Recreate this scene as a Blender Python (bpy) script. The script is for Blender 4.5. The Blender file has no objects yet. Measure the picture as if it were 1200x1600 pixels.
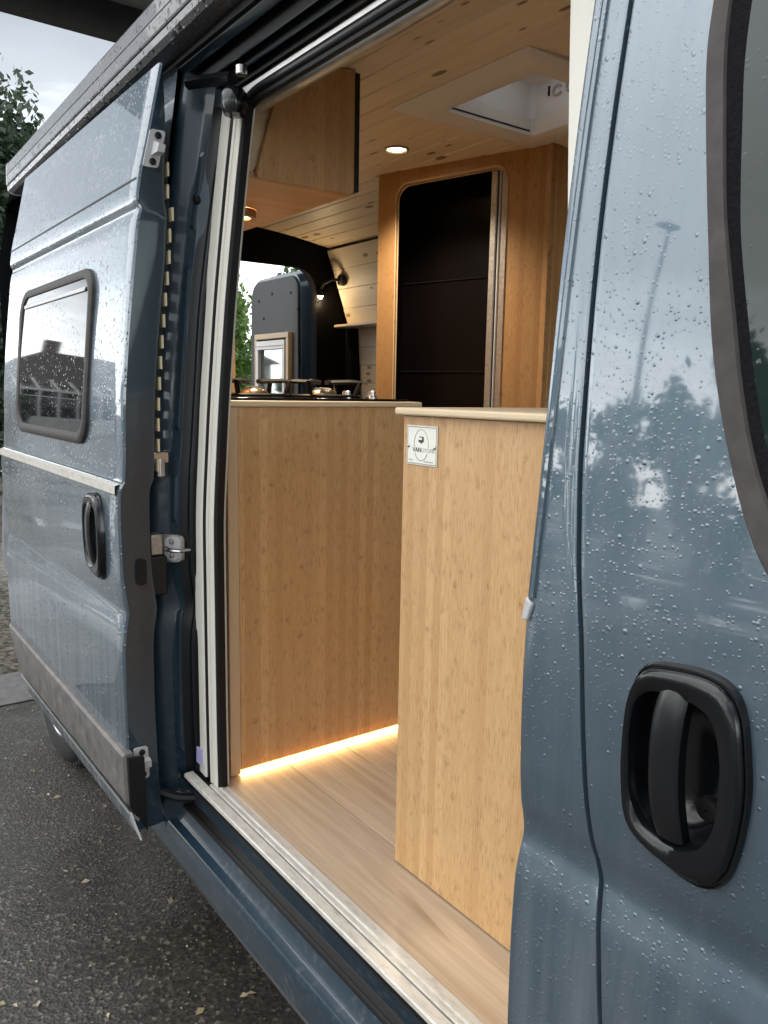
import bpy, bmesh, math, random
import numpy as np
from mathutils import Vector, Matrix
random.seed(7)
rng = np.random.default_rng(7)
S = bpy.context.scene
COL = S.collection

# ------------------------------------------------------------------ camera
cam_d = bpy.data.cameras.new("camera"); cam = bpy.data.objects.new("camera", cam_d); COL.objects.link(cam)
Rm = Matrix(((0.5920, -0.1310, 0.7953), (0.8057, 0.0740, -0.5876), (0.0181, 0.9886, 0.1493)))
q = Rm.to_quaternion(); q.normalize()
cam.rotation_mode = 'QUATERNION'; cam.rotation_quaternion = q
cam.location = (0, 0, 1.52)
cam_d.sensor_fit = 'VERTICAL'; cam_d.sensor_height = 24.0; cam_d.lens = 24.0 * 1241.2 / 1600
cam_d.clip_start = 0.02; cam_d.clip_end = 500
S.camera = cam

# ------------------------------------------------------------------ sky, sun, exposure
SUN_EL, SUN_AZ = math.radians(38), math.radians(200)
W = bpy.data.worlds.new("World"); S.world = W; W.use_nodes = True
nt = W.node_tree; nt.nodes.clear()
def wn(t): return nt.nodes.new(t)
out = wn('ShaderNodeOutputWorld'); bg = wn('ShaderNodeBackground'); bg.inputs['Strength'].default_value = 0.10
sky = wn('ShaderNodeTexSky'); sky.sky_type = 'NISHITA'; sky.sun_disc = False
sky.sun_elevation = SUN_EL; sky.sun_rotation = SUN_AZ
tc = wn('ShaderNodeTexCoord'); sep = wn('ShaderNodeSeparateXYZ'); nt.links.new(tc.outputs['Generated'], sep.inputs[0])
mp = wn('ShaderNodeMapping'); mp.inputs['Scale'].default_value = (1.3, 1.3, 4.5); nt.links.new(tc.outputs['Generated'], mp.inputs[0])
noi = wn('ShaderNodeTexNoise'); noi.inputs['Scale'].default_value = 2.2; noi.inputs['Detail'].default_value = 7; noi.inputs['Roughness'].default_value = .56
nt.links.new(mp.outputs[0], noi.inputs['Vector'])
ma = wn('ShaderNodeMath'); ma.operation = 'MULTIPLY_ADD'; ma.inputs[1].default_value = .24; ma.inputs[2].default_value = -.12
nt.links.new(noi.outputs['Fac'], ma.inputs[0])
ad = wn('ShaderNodeMath'); ad.operation = 'ADD'; nt.links.new(ma.outputs[0], ad.inputs[0]); nt.links.new(sep.outputs['Z'], ad.inputs[1])
rmp = wn('ShaderNodeValToRGB'); nt.links.new(ad.outputs[0], rmp.inputs[0])
er = rmp.color_ramp
er.elements[0].position = 0.0; er.elements[0].color = (11.5, 11.7, 11.6, 1)
er.elements[1].position = 1.0; er.elements[1].color = (5.2, 5.5, 5.9, 1)
for p_, c_ in ((.11, (10.4, 10.9, 11.2, 1)), (.19, (4.4, 4.6, 4.85, 1)), (.27, (1.75, 1.85, 1.95, 1)), (.40, (1.25, 1.33, 1.42, 1)), (.62, (3.2, 3.45, 3.8, 1))):
    e = er.elements.new(p_); e.color = c_
mx = wn('ShaderNodeMix'); mx.data_type = 'RGBA'; mx.inputs['Factor'].default_value = .94
nt.links.new(sky.outputs[0], mx.inputs['A']); nt.links.new(rmp.outputs[0], mx.inputs['B'])
nt.links.new(mx.outputs['Result'], bg.inputs[0]); nt.links.new(bg.outputs[0], out.inputs[0])
sun_d = bpy.data.lights.new("sun", 'SUN'); sun_d.energy = 0.6; sun_d.angle = math.radians(90); sun_d.color = (1, .96, .9)
sun = bpy.data.objects.new("sun", sun_d); COL.objects.link(sun)
sun.rotation_euler = Vector((-math.cos(SUN_EL) * .35, -math.cos(SUN_EL) * .93, math.sin(SUN_EL))).to_track_quat('Z', 'Y').to_euler()
S.view_settings.view_transform = 'Standard'; S.view_settings.look = 'None'
S.view_settings.exposure = 2.1; S.view_settings.gamma = 1; S.view_settings.use_curve_mapping = False
S.render.engine = 'CYCLES'
S.cycles.max_bounces = 8; S.cycles.diffuse_bounces = 4; S.cycles.glossy_bounces = 4; S.cycles.transmission_bounces = 6
S.cycles.sample_clamp_indirect = 4; S.cycles.use_denoising = True

# ------------------------------------------------------------------ materials
MATS = {}
class NT:
    def __init__(s, name):
        m = bpy.data.materials.new(name); m.use_nodes = True; s.m = m; s.t = m.node_tree
        s.b = s.t.nodes['Principled BSDF']
    def n(s, t, **k):
        x = s.t.nodes.new(t)
        for a, v in k.items():
            if a in x.inputs: x.inputs[a].default_value = v
            else: setattr(x, a, v)
        return x
    def l(s, a, b): s.t.links.new(a, b)
    def set(s, **k):
        for a, v in k.items(): s.b.inputs[a.replace('_', ' ')].default_value = v
    def coord(s, scale=(1, 1, 1), rot=(0, 0, 0), rnd=0):
        c = s.n('ShaderNodeTexCoord'); o = c.outputs['Object']
        if rnd:
            oi = s.n('ShaderNodeObjectInfo'); ml = s.n('ShaderNodeMath', operation='MULTIPLY'); ml.inputs[1].default_value = rnd
            s.l(oi.outputs['Random'], ml.inputs[0]); va = s.n('ShaderNodeVectorMath', operation='ADD')
            s.l(o, va.inputs[0]); s.l(ml.outputs[0], va.inputs[1]); o = va.outputs[0]
        mp = s.n('ShaderNodeMapping'); mp.inputs['Scale'].default_value = scale; mp.inputs['Rotation'].default_value = rot
        s.l(o, mp.inputs[0]); return mp.outputs[0]
    def ramp(s, src, stops, interp='LINEAR'):
        r = s.n('ShaderNodeValToRGB'); r.color_ramp.interpolation = interp
        e = r.color_ramp.elements
        e[0].position, e[0].color = stops[0][0], c4(stops[0][1]); e[1].position, e[1].color = stops[-1][0], c4(stops[-1][1])
        for p, c in stops[1:-1]:
            x = e.new(p); x.color = c4(c)
        s.l(src, r.inputs[0]); return r.outputs[0]
    def math(s, op, a, b=None, c=None):
        m = s.n('ShaderNodeMath', operation=op)
        for i, v in enumerate((a, b, c)):
            if v is None: continue
            if isinstance(v, (int, float)): m.inputs[i].default_value = v
            else: s.l(v, m.inputs[i])
        return m.outputs[0]
    def mix(s, f, a, b, mode='MIX'):
        m = s.n('ShaderNodeMix', data_type='RGBA', blend_type=mode)
        for k, v in (('Factor', f), ('A', a), ('B', b)):
            if isinstance(v, (int, float)): m.inputs[k].default_value = v if k == 'Factor' else c4(v)
            elif isinstance(v, tuple): m.inputs[k].default_value = c4(v)
            else: s.l(v, m.inputs[k])
        return m.outputs['Result']
    def bump(s, h, strength=.3, dist=.002, prev=None):
        b = s.n('ShaderNodeBump'); b.inputs['Strength'].default_value = strength; b.inputs['Distance'].default_value = dist
        s.l(h, b.inputs['Height'])
        if prev is not None: s.l(prev, b.inputs['Normal'])
        return b.outputs[0]
def c4(c):
    if isinstance(c, (int, float)): return (c, c, c, 1)
    return (c[0], c[1], c[2], 1)
def simple(name, col, rough=.5, metal=0, noise=0, nscale=30, bump=0, coat=0, spec=.5):
    t = NT(name); t.set(Base_Color=c4(col), Roughness=rough, Metallic=metal, Coat_Weight=coat)
    t.b.inputs['Specular IOR Level'].default_value = spec
    if noise or bump:
        nz = t.n('ShaderNodeTexNoise', Scale=nscale, Detail=5.0); t.l(t.coord(), nz.inputs['Vector'])
        if noise:
            lo = tuple(max(0, x * (1 - noise)) for x in c4(col)[:3]); hi = tuple(x * (1 + noise) for x in c4(col)[:3])
            t.l(t.ramp(nz.outputs['Fac'], [(.3, lo), (.7, hi)]), t.b.inputs['Base Color'])
            t.l(t.math('MULTIPLY_ADD', nz.outputs['Fac'], .2, rough - .1), t.b.inputs['Roughness'])
        if bump: t.l(t.bump(nz.outputs['Fac'], bump, .002), t.b.inputs['Normal'])
    MATS[name] = t.m; return t.m
def drops(t, co, scale, r0, strength, dist, prev=None):
    v = t.n('ShaderNodeTexVoronoi', Scale=scale, Randomness=1.0); t.l(co, v.inputs['Vector'])
    dn = t.n('ShaderNodeTexNoise', Scale=7.0, Detail=2.0); t.l(co, dn.inputs['Vector']); dm = t.ramp(dn.outputs['Fac'], [(.36, .6 if scale > 140 else .75), (.60, 1.1)])   # wetter and drier patches
    sp = t.n('ShaderNodeSeparateColor'); t.l(v.outputs['Color'], sp.inputs[0])
    rr = t.math('MULTIPLY', t.math('MULTIPLY', t.math('POWER', sp.outputs[0], 2.1), dm), r0)           # each drop its own radius, many tiny
    h = t.math('DIVIDE', t.math('SUBTRACT', rr, v.outputs['Distance']), r0)
    hm = t.math('POWER', t.math('MAXIMUM', h, 0.0), .6)
    return hm, t.bump(hm, strength, dist, prev)
def paint(name, wet, dsc=215, dr=.50, dd=.00085):
    t = NT(name)
    t.set(Metallic=.55, Roughness=.42, Coat_Weight=1.0, Coat_Roughness=.02, Coat_IOR=1.75)
    co = t.coord()
    g = t.n('ShaderNodeTexNoise', Scale=5.0, Detail=6.0, Roughness=.6); t.l(co, g.inputs['Vector'])
    base = t.ramp(g.outputs['Fac'], [(.3, (.067, .104, .136)), (.75, (.084, .126, .159))])
    if wet:
        st = t.n('ShaderNodeTexNoise', Scale=1.0, Detail=6.0, Roughness=.62); t.l(t.coord((26, 26, 1.4)), st.inputs['Vector'])   # dried rain runs
        z = t.n('ShaderNodeSeparateXYZ'); tcg = t.n('ShaderNodeTexCoord'); t.l(tcg.outputs['Object'], z.inputs[0])
        low = t.ramp(z.outputs['Z'], [(.45, 1.0), (1.15, 0.0)])
        f = t.math('MULTIPLY', t.ramp(st.outputs['Fac'], [(.42, 0.0), (.72, 1.0)]), t.math('MULTIPLY_ADD', low, .60, .06))
        base = t.mix(f, base, (.44, .48, .50))
        t.l(t.math('MULTIPLY_ADD', f, .5, .02), t.b.inputs['Coat Roughness'])
        w = t.n('ShaderNodeTexNoise', Scale=2.6, Detail=1.0); t.l(co, w.inputs['Vector'])
        h0, n0 = drops(t, co, dsc * .48, .30, .6, dd * 2.0, t.bump(w.outputs['Fac'], .06, .02))
        h1, n1 = drops(t, co, dsc, dr, .6 if dsc > 100 else .9, dd, n0)
        h2, n2 = drops(t, co, dsc * 2, .42, .5, dd * .5, n1)
        t.l(n2, t.b.inputs['Coat Normal']); t.l(n1, t.b.inputs['Normal'])
    t.l(base, t.b.inputs['Base Color'])
    MATS[name] = t.m; return t.m
M_PAINT = paint('wet_paint', True); M_PAINT_S = paint('rain_speckled_paint', True, 125, .56, .0018)
M_PAINT_IN = NT('shaded_jamb_paint'); M_PAINT_IN.set(Base_Color=(.011, .027, .042, 1), Roughness=.36, Coat_Weight=.6, Coat_Roughness=.05); _t = M_PAINT_IN; _g = _t.n('ShaderNodeTexNoise', Scale=55.0, Detail=6.0, Roughness=.75); _t.l(_t.coord(), _g.inputs['Vector']); _g2 = _t.n('ShaderNodeTexNoise', Scale=6.0, Detail=4.0); _t.l(_t.coord(), _g2.inputs['Vector'])  # solid coat without flake, its navy also darkened for the shade on jambs
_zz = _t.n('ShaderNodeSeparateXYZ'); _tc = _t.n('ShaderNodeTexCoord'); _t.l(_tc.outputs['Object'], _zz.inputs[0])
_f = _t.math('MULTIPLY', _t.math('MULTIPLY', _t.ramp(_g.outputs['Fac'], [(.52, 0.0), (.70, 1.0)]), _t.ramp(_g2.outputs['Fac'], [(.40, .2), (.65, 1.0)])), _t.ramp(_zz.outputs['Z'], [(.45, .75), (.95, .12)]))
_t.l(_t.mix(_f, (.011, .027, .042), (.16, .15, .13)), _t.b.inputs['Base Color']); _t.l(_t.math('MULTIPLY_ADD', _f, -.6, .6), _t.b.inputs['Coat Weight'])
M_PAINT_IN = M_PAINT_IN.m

def bamboo(name, axis, dark=1.0, seed=0.0, tint=(1, 1, 1)):
    """caramelised bamboo ply: vertical laminations 2 cm wide with nodes; axis = horizontal axis of the sheet"""
    t = NT(name)
    c = t.n('ShaderNodeTexCoord'); s = t.n('ShaderNodeSeparateXYZ'); t.l(c.outputs['Object'], s.inputs[0])
    u = t.math('ADD', s.outputs[axis], seed); v = s.outputs['Z']
    sid = t.math('FLOOR', t.math('DIVIDE', u, .021))
    wn_ = t.n('ShaderNodeTexWhiteNoise', noise_dimensions='1D'); t.l(sid, wn_.inputs['W'])
    cb = t.n('ShaderNodeCombineXYZ'); t.l(t.math('DIVIDE', u, .021), cb.inputs[0])
    t.l(t.math('ADD', t.math('DIVIDE', v, .085), t.math('MULTIPLY', wn_.outputs[0], 37.0)), cb.inputs[1])
    vor = t.n('ShaderNodeTexVoronoi', Scale=1.0, Randomness=.95, voronoi_dimensions='2D'); t.l(cb.outputs[0], vor.inputs['Vector'])
    rel = t.n('ShaderNodeVectorMath', operation='SUBTRACT'); t.l(cb.outputs[0], rel.inputs[0]); t.l(vor.outputs['Position'], rel.inputs[1])
    rs = t.n('ShaderNodeSeparateXYZ'); t.l(rel.outputs[0], rs.inputs[0])
    sc = t.n('ShaderNodeSeparateColor'); t.l(vor.outputs['Color'], sc.inputs[0])
    keep = t.ramp(sc.outputs[1], [(.30, 0.0), (.80, 1.0)])
    grain = t.n('ShaderNodeTexNoise', Scale=1.0, Detail=6.0, Roughness=.7)
    cg = t.n('ShaderNodeCombineXYZ'); t.l(t.math('MULTIPLY', u, 420.0), cg.inputs[0]); t.l(t.math('MULTIPLY', v, 9.0), cg.inputs[1]); t.l(cg.outputs[0], grain.inputs['Vector'])
    frec = t.n('ShaderNodeTexNoise', Scale=1.0, Detail=3.0)
    cf = t.n('ShaderNodeCombineXYZ'); t.l(t.math('MULTIPLY', u, 230.0), cf.inputs[0]); t.l(t.math('MULTIPLY', v, 120.0), cf.inputs[1]); t.l(cf.outputs[0], frec.inputs['Vector'])
    d = t.math('ADD', t.math('ABSOLUTE', t.math('MULTIPLY', t.math('ADD', rs.outputs[0], t.math('MULTIPLY_ADD', frec.outputs['Fac'], .8, -.4)), 1.5)), t.math('ABSOLUTE', t.math('MULTIPLY', t.math('ADD', rs.outputs[1], t.math('MULTIPLY_ADD', grain.outputs['Fac'], .5, -.25)), 6.0)))
    spot = t.math('MULTIPLY', t.ramp(t.math('MULTIPLY', d, t.math('MULTIPLY_ADD', sc.outputs[2], 1.3, .75)), [(.1, 1.0), (.95, 0.0)]), keep)
    spot = t.math('MULTIPLY', spot, t.ramp(frec.outputs['Fac'], [(.40, .15), (.55, 1.0)]))
    k = dark
    tn = lambda c: tuple(x * k * y for x, y in zip(c, tint))
    a, b, cdk = tn((.60, .415, .225)), tn((.47, .305, .15)), tn((.20, .11, .045))
    base = t.ramp(wn_.outputs[0], [(0, a), (1, b)])
    base = t.mix(t.math('MULTIPLY', t.ramp(grain.outputs['Fac'], [(.35, 0.0), (.7, 1.0)]), .6), base, tn((.38, .215, .095)))
    big = t.n('ShaderNodeTexNoise', Scale=3.0, Detail=2.0); t.l(c.outputs['Object'], big.inputs['Vector'])
    base = t.mix(t.math('MULTIPLY', big.outputs['Fac'], .25), base, tn((.42, .25, .12)))
    dash = t.n('ShaderNodeTexNoise', Scale=1.0, Detail=4.0, Roughness=.7)
    cd = t.n('ShaderNodeCombineXYZ'); t.l(t.math('MULTIPLY', u, 330.0), cd.inputs[0]); t.l(t.math('MULTIPLY', v, 34.0), cd.inputs[1]); t.l(cd.outputs[0], dash.inputs['Vector'])
    patch = t.n('ShaderNodeTexNoise', Scale=16.0, Detail=2.0); t.l(c.outputs['Object'], patch.inputs['Vector'])
    base = t.mix(t.math('MULTIPLY', t.math('MULTIPLY', t.ramp(dash.outputs['Fac'], [(.50, 0.0), (.63, 1.0)]), t.ramp(patch.outputs['Fac'], [(.36, .35), (.60, 1.0)])), .75), base, tn((.30, .165, .070)))
    base = t.mix(t.math('MULTIPLY', spot, .72), base, cdk)
    t.l(base, t.b.inputs['Base Color']); t.set(Roughness=.42)
    t.l(t.bump(grain.outputs['Fac'], .12, .0006), t.b.inputs['Normal'])
    MATS[name] = t.m; return t.m
M_BAM_Y = bamboo('bamboo_ply', 'Y', 1.10, 0.0, (1.0, .93, .82)); M_BAM_X = bamboo('pale_bamboo_ply', 'X', 1.04, .3, (1.0, .95, .87)); M_BAM_D = bamboo('amber_bamboo_ply', 'X', .74, .7, (1.0, .84, .66))
M_BAM_DY = bamboo('amber_bamboo_ply_end', 'Y', .92, .2, (1.0, .86, .68))

def wood(name, ca, cb, cknot, knots=True, grain=(2.2, 42, 42), rough=.5, rnd=13.0, knot_scale=(9, 21, 21)):
    t = NT(name); co = t.coord(grain, rnd=rnd)
    n1 = t.n('ShaderNodeTexNoise', Scale=1.0, Detail=6.0, Roughness=.65, Distortion=.8); t.l(co, n1.inputs['Vector'])
    oi = t.n('ShaderNodeObjectInfo')
    n2 = t.n('ShaderNodeTexNoise', Scale=1.0, Detail=3.0); t.l(t.coord((grain[0] * .5, grain[1] * .22, grain[2] * .22), rnd=rnd * 1.7), n2.inputs['Vector'])
    base = t.ramp(n1.outputs['Fac'], [(.3, ca), (.72, cb)])
    base = t.mix(t.math('MULTIPLY', n2.outputs['Fac'], .5), base, tuple((x + y) * .5 * .8 for x, y in zip(ca, cb)))
    base = t.mix(t.math('MULTIPLY', oi.outputs['Random'], .30), base, tuple(x * .72 for x in cb))
    if knots:
        kc = t.coord(knot_scale, rnd=rnd)
        v = t.n('ShaderNodeTexVoronoi', Scale=1.0, Randomness=1.0); t.l(kc, v.inputs['Vector'])
        sp = t.n('ShaderNodeSeparateColor'); t.l(v.outputs['Color'], sp.inputs[0])
        rr = t.math('MULTIPLY', t.math('POWER', sp.outputs[0], 2.4), .31)
        e = t.math('DIVIDE', t.math('SUBTRACT', rr, v.outputs['Distance']), .1)
        k1 = t.math('MAXIMUM', t.math('MINIMUM', t.math('MULTIPLY_ADD', e, 1.6, .45), 1.0), 0.0)
        base = t.mix(t.math('MULTIPLY', k1, .85), base, cknot)
    t.l(base, t.b.inputs['Base Color']); t.set(Roughness=rough)
    t.l(t.bump(n1.outputs['Fac'], .15, .001), t.b.inputs['Normal'])
    MATS[name] = t.m; return t.m
M_PINE = wood('pine_cladding', (.84, .70, .50), (.70, .55, .36), (.10, .05, .02))
M_WALLP = wood('whitewashed_pine', (.86, .78, .64), (.74, .65, .50), (.26, .16, .08))
M_OAK = wood('oak_vinyl_plank', (.60, .475, .345), (.35, .25, .16), (.25, .16, .09), grain=(2.4, 52, 52), rough=.42, knot_scale=(1.6, 7, 7))
M_FENCE = wood('fence_timber', (.20, .14, .09), (.13, .09, .06), (.05, .03, .02))
M_PLY = wood('birch_ply_edge', (.72, .58, .40), (.60, .46, .29), (.3, .2, .1), knots=False, grain=(3, 3, 260))
M_PLYV = wood('birch_ply_edge_upright', (.70, .54, .35), (.58, .42, .25), (.3, .2, .1), knots=False, grain=(3, 260, 3))
M_BLACK = simple('black_rubber', (.004, .004, .0045), .55, spec=.3, bump=.1, nscale=80)
M_SEAL = simple('door_seal_rubber', (.004, .0045, .006), .36, spec=.35)
M_BGLOSS = simple('black_gloss_plastic', (.004, .0045, .0055), .17, bump=.04, nscale=260)
M_GRIP = simple('grip_plastic', (.005, .0055, .0065), .27)
M_BPLAS = simple('black_plastic', (.007, .007, .0075), .45, spec=.35)
M_CARPET = simple('black_carpet', (.008, .008, .009), .95, noise=.4, nscale=300, bump=.5, spec=.1)
M_CREAM = simple('cream_trim', (.62, .60, .53), .45)
M_ALU = simple('anodised_aluminium', (.60, .60, .58), .34, metal=.85, noise=.08, nscale=50)
_t = NT('ivory_aluminium'); _t.set(Roughness=.5, Metallic=.1); _g = _t.n('ShaderNodeTexNoise', Scale=1.0, Detail=6.0, Roughness=.7); _t.l(_t.coord((30, 90, 90)), _g.inputs['Vector'])
_t.l(_t.ramp(_g.outputs['Fac'], [(.30, (.33, .31, .27)), (.50, (.48, .46, .41)), (.75, (.54, .52, .47))]), _t.b.inputs['Base Color']); M_SILL = _t.m
M_STEEL = simple('steel', (.46, .44, .42), .25, metal=1)
M_ZINC = simple('zinc_plate', (.42, .385, .345), .46, metal=.8, noise=.15, nscale=90)
M_GREYP = simple('satin_grey_plastic', (.42, .42, .42), .4)
M_WINF = simple('weathered_rubber', (.052, .046, .043), .6, spec=.25, noise=.25, nscale=40, bump=.1)
M_CLAD = simple('grey_cladding', (.115, .105, .098), .55, noise=.35, nscale=24, bump=.15)
M_WHITE = simple('white_plastic', (.72, .70, .68), .35)
M_DARKP = simple('charcoal_panel', (.050, .053, .056), .6, noise=.15, nscale=120)
M_TYRE = simple('tyre_rubber', (.022, .022, .022), .75, noise=.3, nscale=60, bump=.2)
M_RIM = simple('alloy', (.5, .5, .5), .35, metal=.9)
M_CLIP = simple('cream_clip', (.52, .44, .28), .5)
M_CONC = simple('canopy_concrete', (.19, .19, .175), .9, noise=.25, nscale=6, bump=.2)
M_BEAM = simple('dark_beam', (.035, .032, .03), .7, noise=.2, nscale=10)
M_RENDER = simple('white_render', (.62, .61, .58), .85, noise=.1, nscale=4)
M_ROOF = simple('roof_tile', (.06, .046, .04), .8, noise=.35, nscale=9)
M_BRICK = simple('brick_plinth', (.13, .085, .065), .85, noise=.3, nscale=22)
M_LPOST = simple('galvanised_post', (.20, .21, .22), .5)
M_BARK = simple('bark', (.07, .05, .035), .9, noise=.4, nscale=14, bump=.6)
M_BLKGL = simple('black_hob_glass', (.006, .006, .007), .07)
M_IRON = simple('cast_iron', (.003, .003, .003), .6, spec=.2, noise=.2, nscale=80)
M_BRASS = simple('burner_metal', (.50, .42, .33), .28, metal=1)
M_PLATE = simple('engraved_plate', (.74, .74, .66), .30, metal=.1)
M_INK = simple('plate_ink', (.03, .03, .03), .6); M_INKL = simple('pale_plate_ink', (.42, .42, .38), .6); M_INKM = simple('grey_plate_ink', (.25, .26, .23), .6)
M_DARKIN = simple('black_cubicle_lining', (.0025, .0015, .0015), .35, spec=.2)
M_AWN = NT('awning_aluminium')
_c = M_AWN.coord(); _h, _n = drops(M_AWN, _c, 62, .66, 1.0, .005); _h2, _n2 = drops(M_AWN, _c, 130, .55, 1.0, .002, _n)
M_AWN.set(Base_Color=(.075, .078, .085, 1), Metallic=.1, Roughness=.38, Coat_Weight=.5); M_AWN.l(_n2, M_AWN.b.inputs['Normal']); M_AWN.l(_n2, M_AWN.b.inputs['Coat Normal'])
M_AWN = M_AWN.m
def glass_dark(name, col, cw=.8, ior=1.5):
    t = NT(name); co = t.coord(); t.set(Base_Color=c4(col), Roughness=.03, Coat_Weight=cw, Coat_IOR=1.6, Coat_Roughness=.01, IOR=ior)
    h, n1 = drops(t, co, 105, .40, .4, .0013); t.l(n1, t.b.inputs['Coat Normal']); t.l(n1, t.b.inputs['Normal'])
    MATS[name] = t.m; return t.m
t = NT('windscreen_glass'); _tr = t.n('ShaderNodeBsdfTransparent'); _tr.inputs[0].default_value = (.72, .80, .77, 1); _gl = t.n('ShaderNodeBsdfGlossy'); _gl.inputs['Roughness'].default_value = .02
_fr = t.n('ShaderNodeFresnel', IOR=1.5); _ms = t.n('ShaderNodeMixShader'); t.l(_fr.outputs[0], _ms.inputs[0]); t.l(_tr.outputs[0], _ms.inputs[1]); t.l(_gl.outputs[0], _ms.inputs[2]); t.l(_ms.outputs[0], t.t.nodes['Material Output'].inputs[0]); M_SCREEN = t.m
M_TINT = glass_dark('tinted_glass', (.012, .014, .014), 0, 1.38)
M_CABGL = glass_dark('cab_glass', (.012, .022, .021), .0)
def emis(name, col, st):
    t = NT(name); t.set(Base_Color=c4(col), Emission_Color=c4(col), Emission_Strength=st); MATS[name] = t.m; return t.m
M_LED = emis('led_strip_glow', (1, .66, .28), 2.6); M_LAMP = emis('warm_lamp_glow', (1, .74, .42), 6)
t = NT('clear_glass'); t.set(Base_Color=(.92, .96, .95, 1), Roughness=.02, Transmission_Weight=1.0, IOR=1.1); M_GLASS = t.m
t = NT('blind_mesh'); t.set(Base_Color=(.30, .32, .34, 1), Roughness=.7); _n = t.n('ShaderNodeTexNoise', Scale=900.0); t.l(t.coord(), _n.inputs[0]); t.l(t.ramp(_n.outputs['Fac'], [(.4, .15), (.6, .42)]), t.b.inputs['Base Color']); _tl = t.n('ShaderNodeBsdfTranslucent'); _tl.inputs[0].default_value = (.75, .78, .8, 1); _ms = t.n('ShaderNodeMixShader'); _ms.inputs[0].default_value = .6; t.l(t.b.outputs[0], _ms.inputs[1]); t.l(_tl.outputs[0], _ms.inputs[2]); t.l(_ms.outputs[0], t.t.nodes['Material Output'].inputs[0]); M_MESH = t.m
t = NT('mirror_window'); t.set(Base_Color=(.35, .38, .38, 1), Roughness=.03, Metallic=.9); M_RGL = t.m
# wet asphalt
t = NT('wet_asphalt'); co = t.coord()
v = t.n('ShaderNodeTexVoronoi', Scale=110.0); t.l(co, v.inputs['Vector'])
n1 = t.n('ShaderNodeTexNoise', Scale=1.3, Detail=6.0); t.l(co, n1.inputs['Vector'])
n2 = t.n('ShaderNodeTexNoise', Scale=160.0, Detail=3.0); t.l(co, n2.inputs['Vector'])
sp = t.n('ShaderNodeSeparateColor'); t.l(v.outputs['Color'], sp.inputs[0])
st = t.ramp(sp.outputs[0], [(0, (.024, .021, .018)), (.55, (.042, .037, .031)), (.9, (.066, .058, .048)), (1, (.17, .15, .12))])
t.l(t.mix(t.math('MULTIPLY', n1.outputs['Fac'], .5), st, (.03, .028, .026)), t.b.inputs['Base Color'])
wp = t.n('ShaderNodeTexNoise', Scale=.45, Detail=4.0, Roughness=.55); t.l(co, wp.inputs['Vector']); wet = t.ramp(wp.outputs['Fac'], [(.53, 0.0), (.64, .85)])   # standing water
t.l(t.mix(wet, t.ramp(n1.outputs['Fac'], [(.38, .48), (.62, .75)]), .12), t.b.inputs['Roughness'])
hh = t.math('MULTIPLY', t.math('MULTIPLY_ADD', n2.outputs['Fac'], .35, v.outputs['Distance']), t.math('MULTIPLY_ADD', wet, -.93, 1.0))
t.l(t.bump(hh, .6, .006), t.b.inputs['Normal']); M_ASPH = t.m
t = NT('concrete_channel'); n1 = t.n('ShaderNodeTexNoise', Scale=24.0, Detail=7.0); t.l(t.coord(), n1.inputs['Vector'])
t.l(t.ramp(n1.outputs['Fac'], [(.3, (.085, .08, .075)), (.7, (.15, .142, .132))]), t.b.inputs['Base Color']); t.set(Roughness=.5); t.l(t.bump(n1.outputs['Fac'], .4, .004), t.b.inputs['Normal']); M_CHAN = t.m
t = NT('gravel'); v = t.n('ShaderNodeTexVoronoi', Scale=38.0); t.l(t.coord(), v.inputs['Vector']); sp = t.n('ShaderNodeSeparateColor'); t.l(v.outputs['Color'], sp.inputs[0])
t.l(t.ramp(sp.outputs[0], [(0, (.05, .045, .04)), (1, (.20, .18, .15))]), t.b.inputs['Base Color']); wp = t.n('ShaderNodeTexNoise', Scale=.4, Detail=4.0); t.l(t.coord(), wp.inputs['Vector']); wet = t.ramp(wp.outputs['Fac'], [(.42, 0.0), (.54, 1.0)])
t.l(t.mix(wet, .6, .06), t.b.inputs['Roughness']); t.l(t.bump(t.math('MULTIPLY', v.outputs['Distance'], t.math('MULTIPLY_ADD', wet, -.95, 1.0)), .8, .01), t.b.inputs['Normal']); M_GRAV = t.m
def leafmat(name, a, b):
    t = NT(name); g = t.n('ShaderNodeNewGeometry'); t.l(t.ramp(g.outputs['Random Per Island'], [(0, a), (1, b)]), t.b.inputs['Base Color'])
    t.set(Roughness=.5); t.b.inputs['Transmission Weight'].default_value = 0
    tr = t.n('ShaderNodeBsdfTranslucent'); t.l(t.ramp(g.outputs['Random Per Island'], [(0, b), (1, a)]), tr.inputs[0])
    ms = t.n('ShaderNodeMixShader'); ms.inputs[0].default_value = .3; t.l(t.b.outputs[0], ms.inputs[1]); t.l(tr.outputs[0], ms.inputs[2])
    t.l(ms.outputs[0], t.t.nodes['Material Output'].inputs[0]); return t.m
M_LEAFD = leafmat('dark_leaf', (.018, .035, .018), (.045, .075, .035)); M_LEAFB = leafmat('fresh_leaf', (.09, .18, .035), (.22, .34, .09))
M_LEAFM = leafmat('mid_leaf', (.03, .06, .025), (.075, .12, .045)); M_FALLEN = leafmat('fallen_leaf', (.30, .24, .12), (.45, .40, .28))

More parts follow.
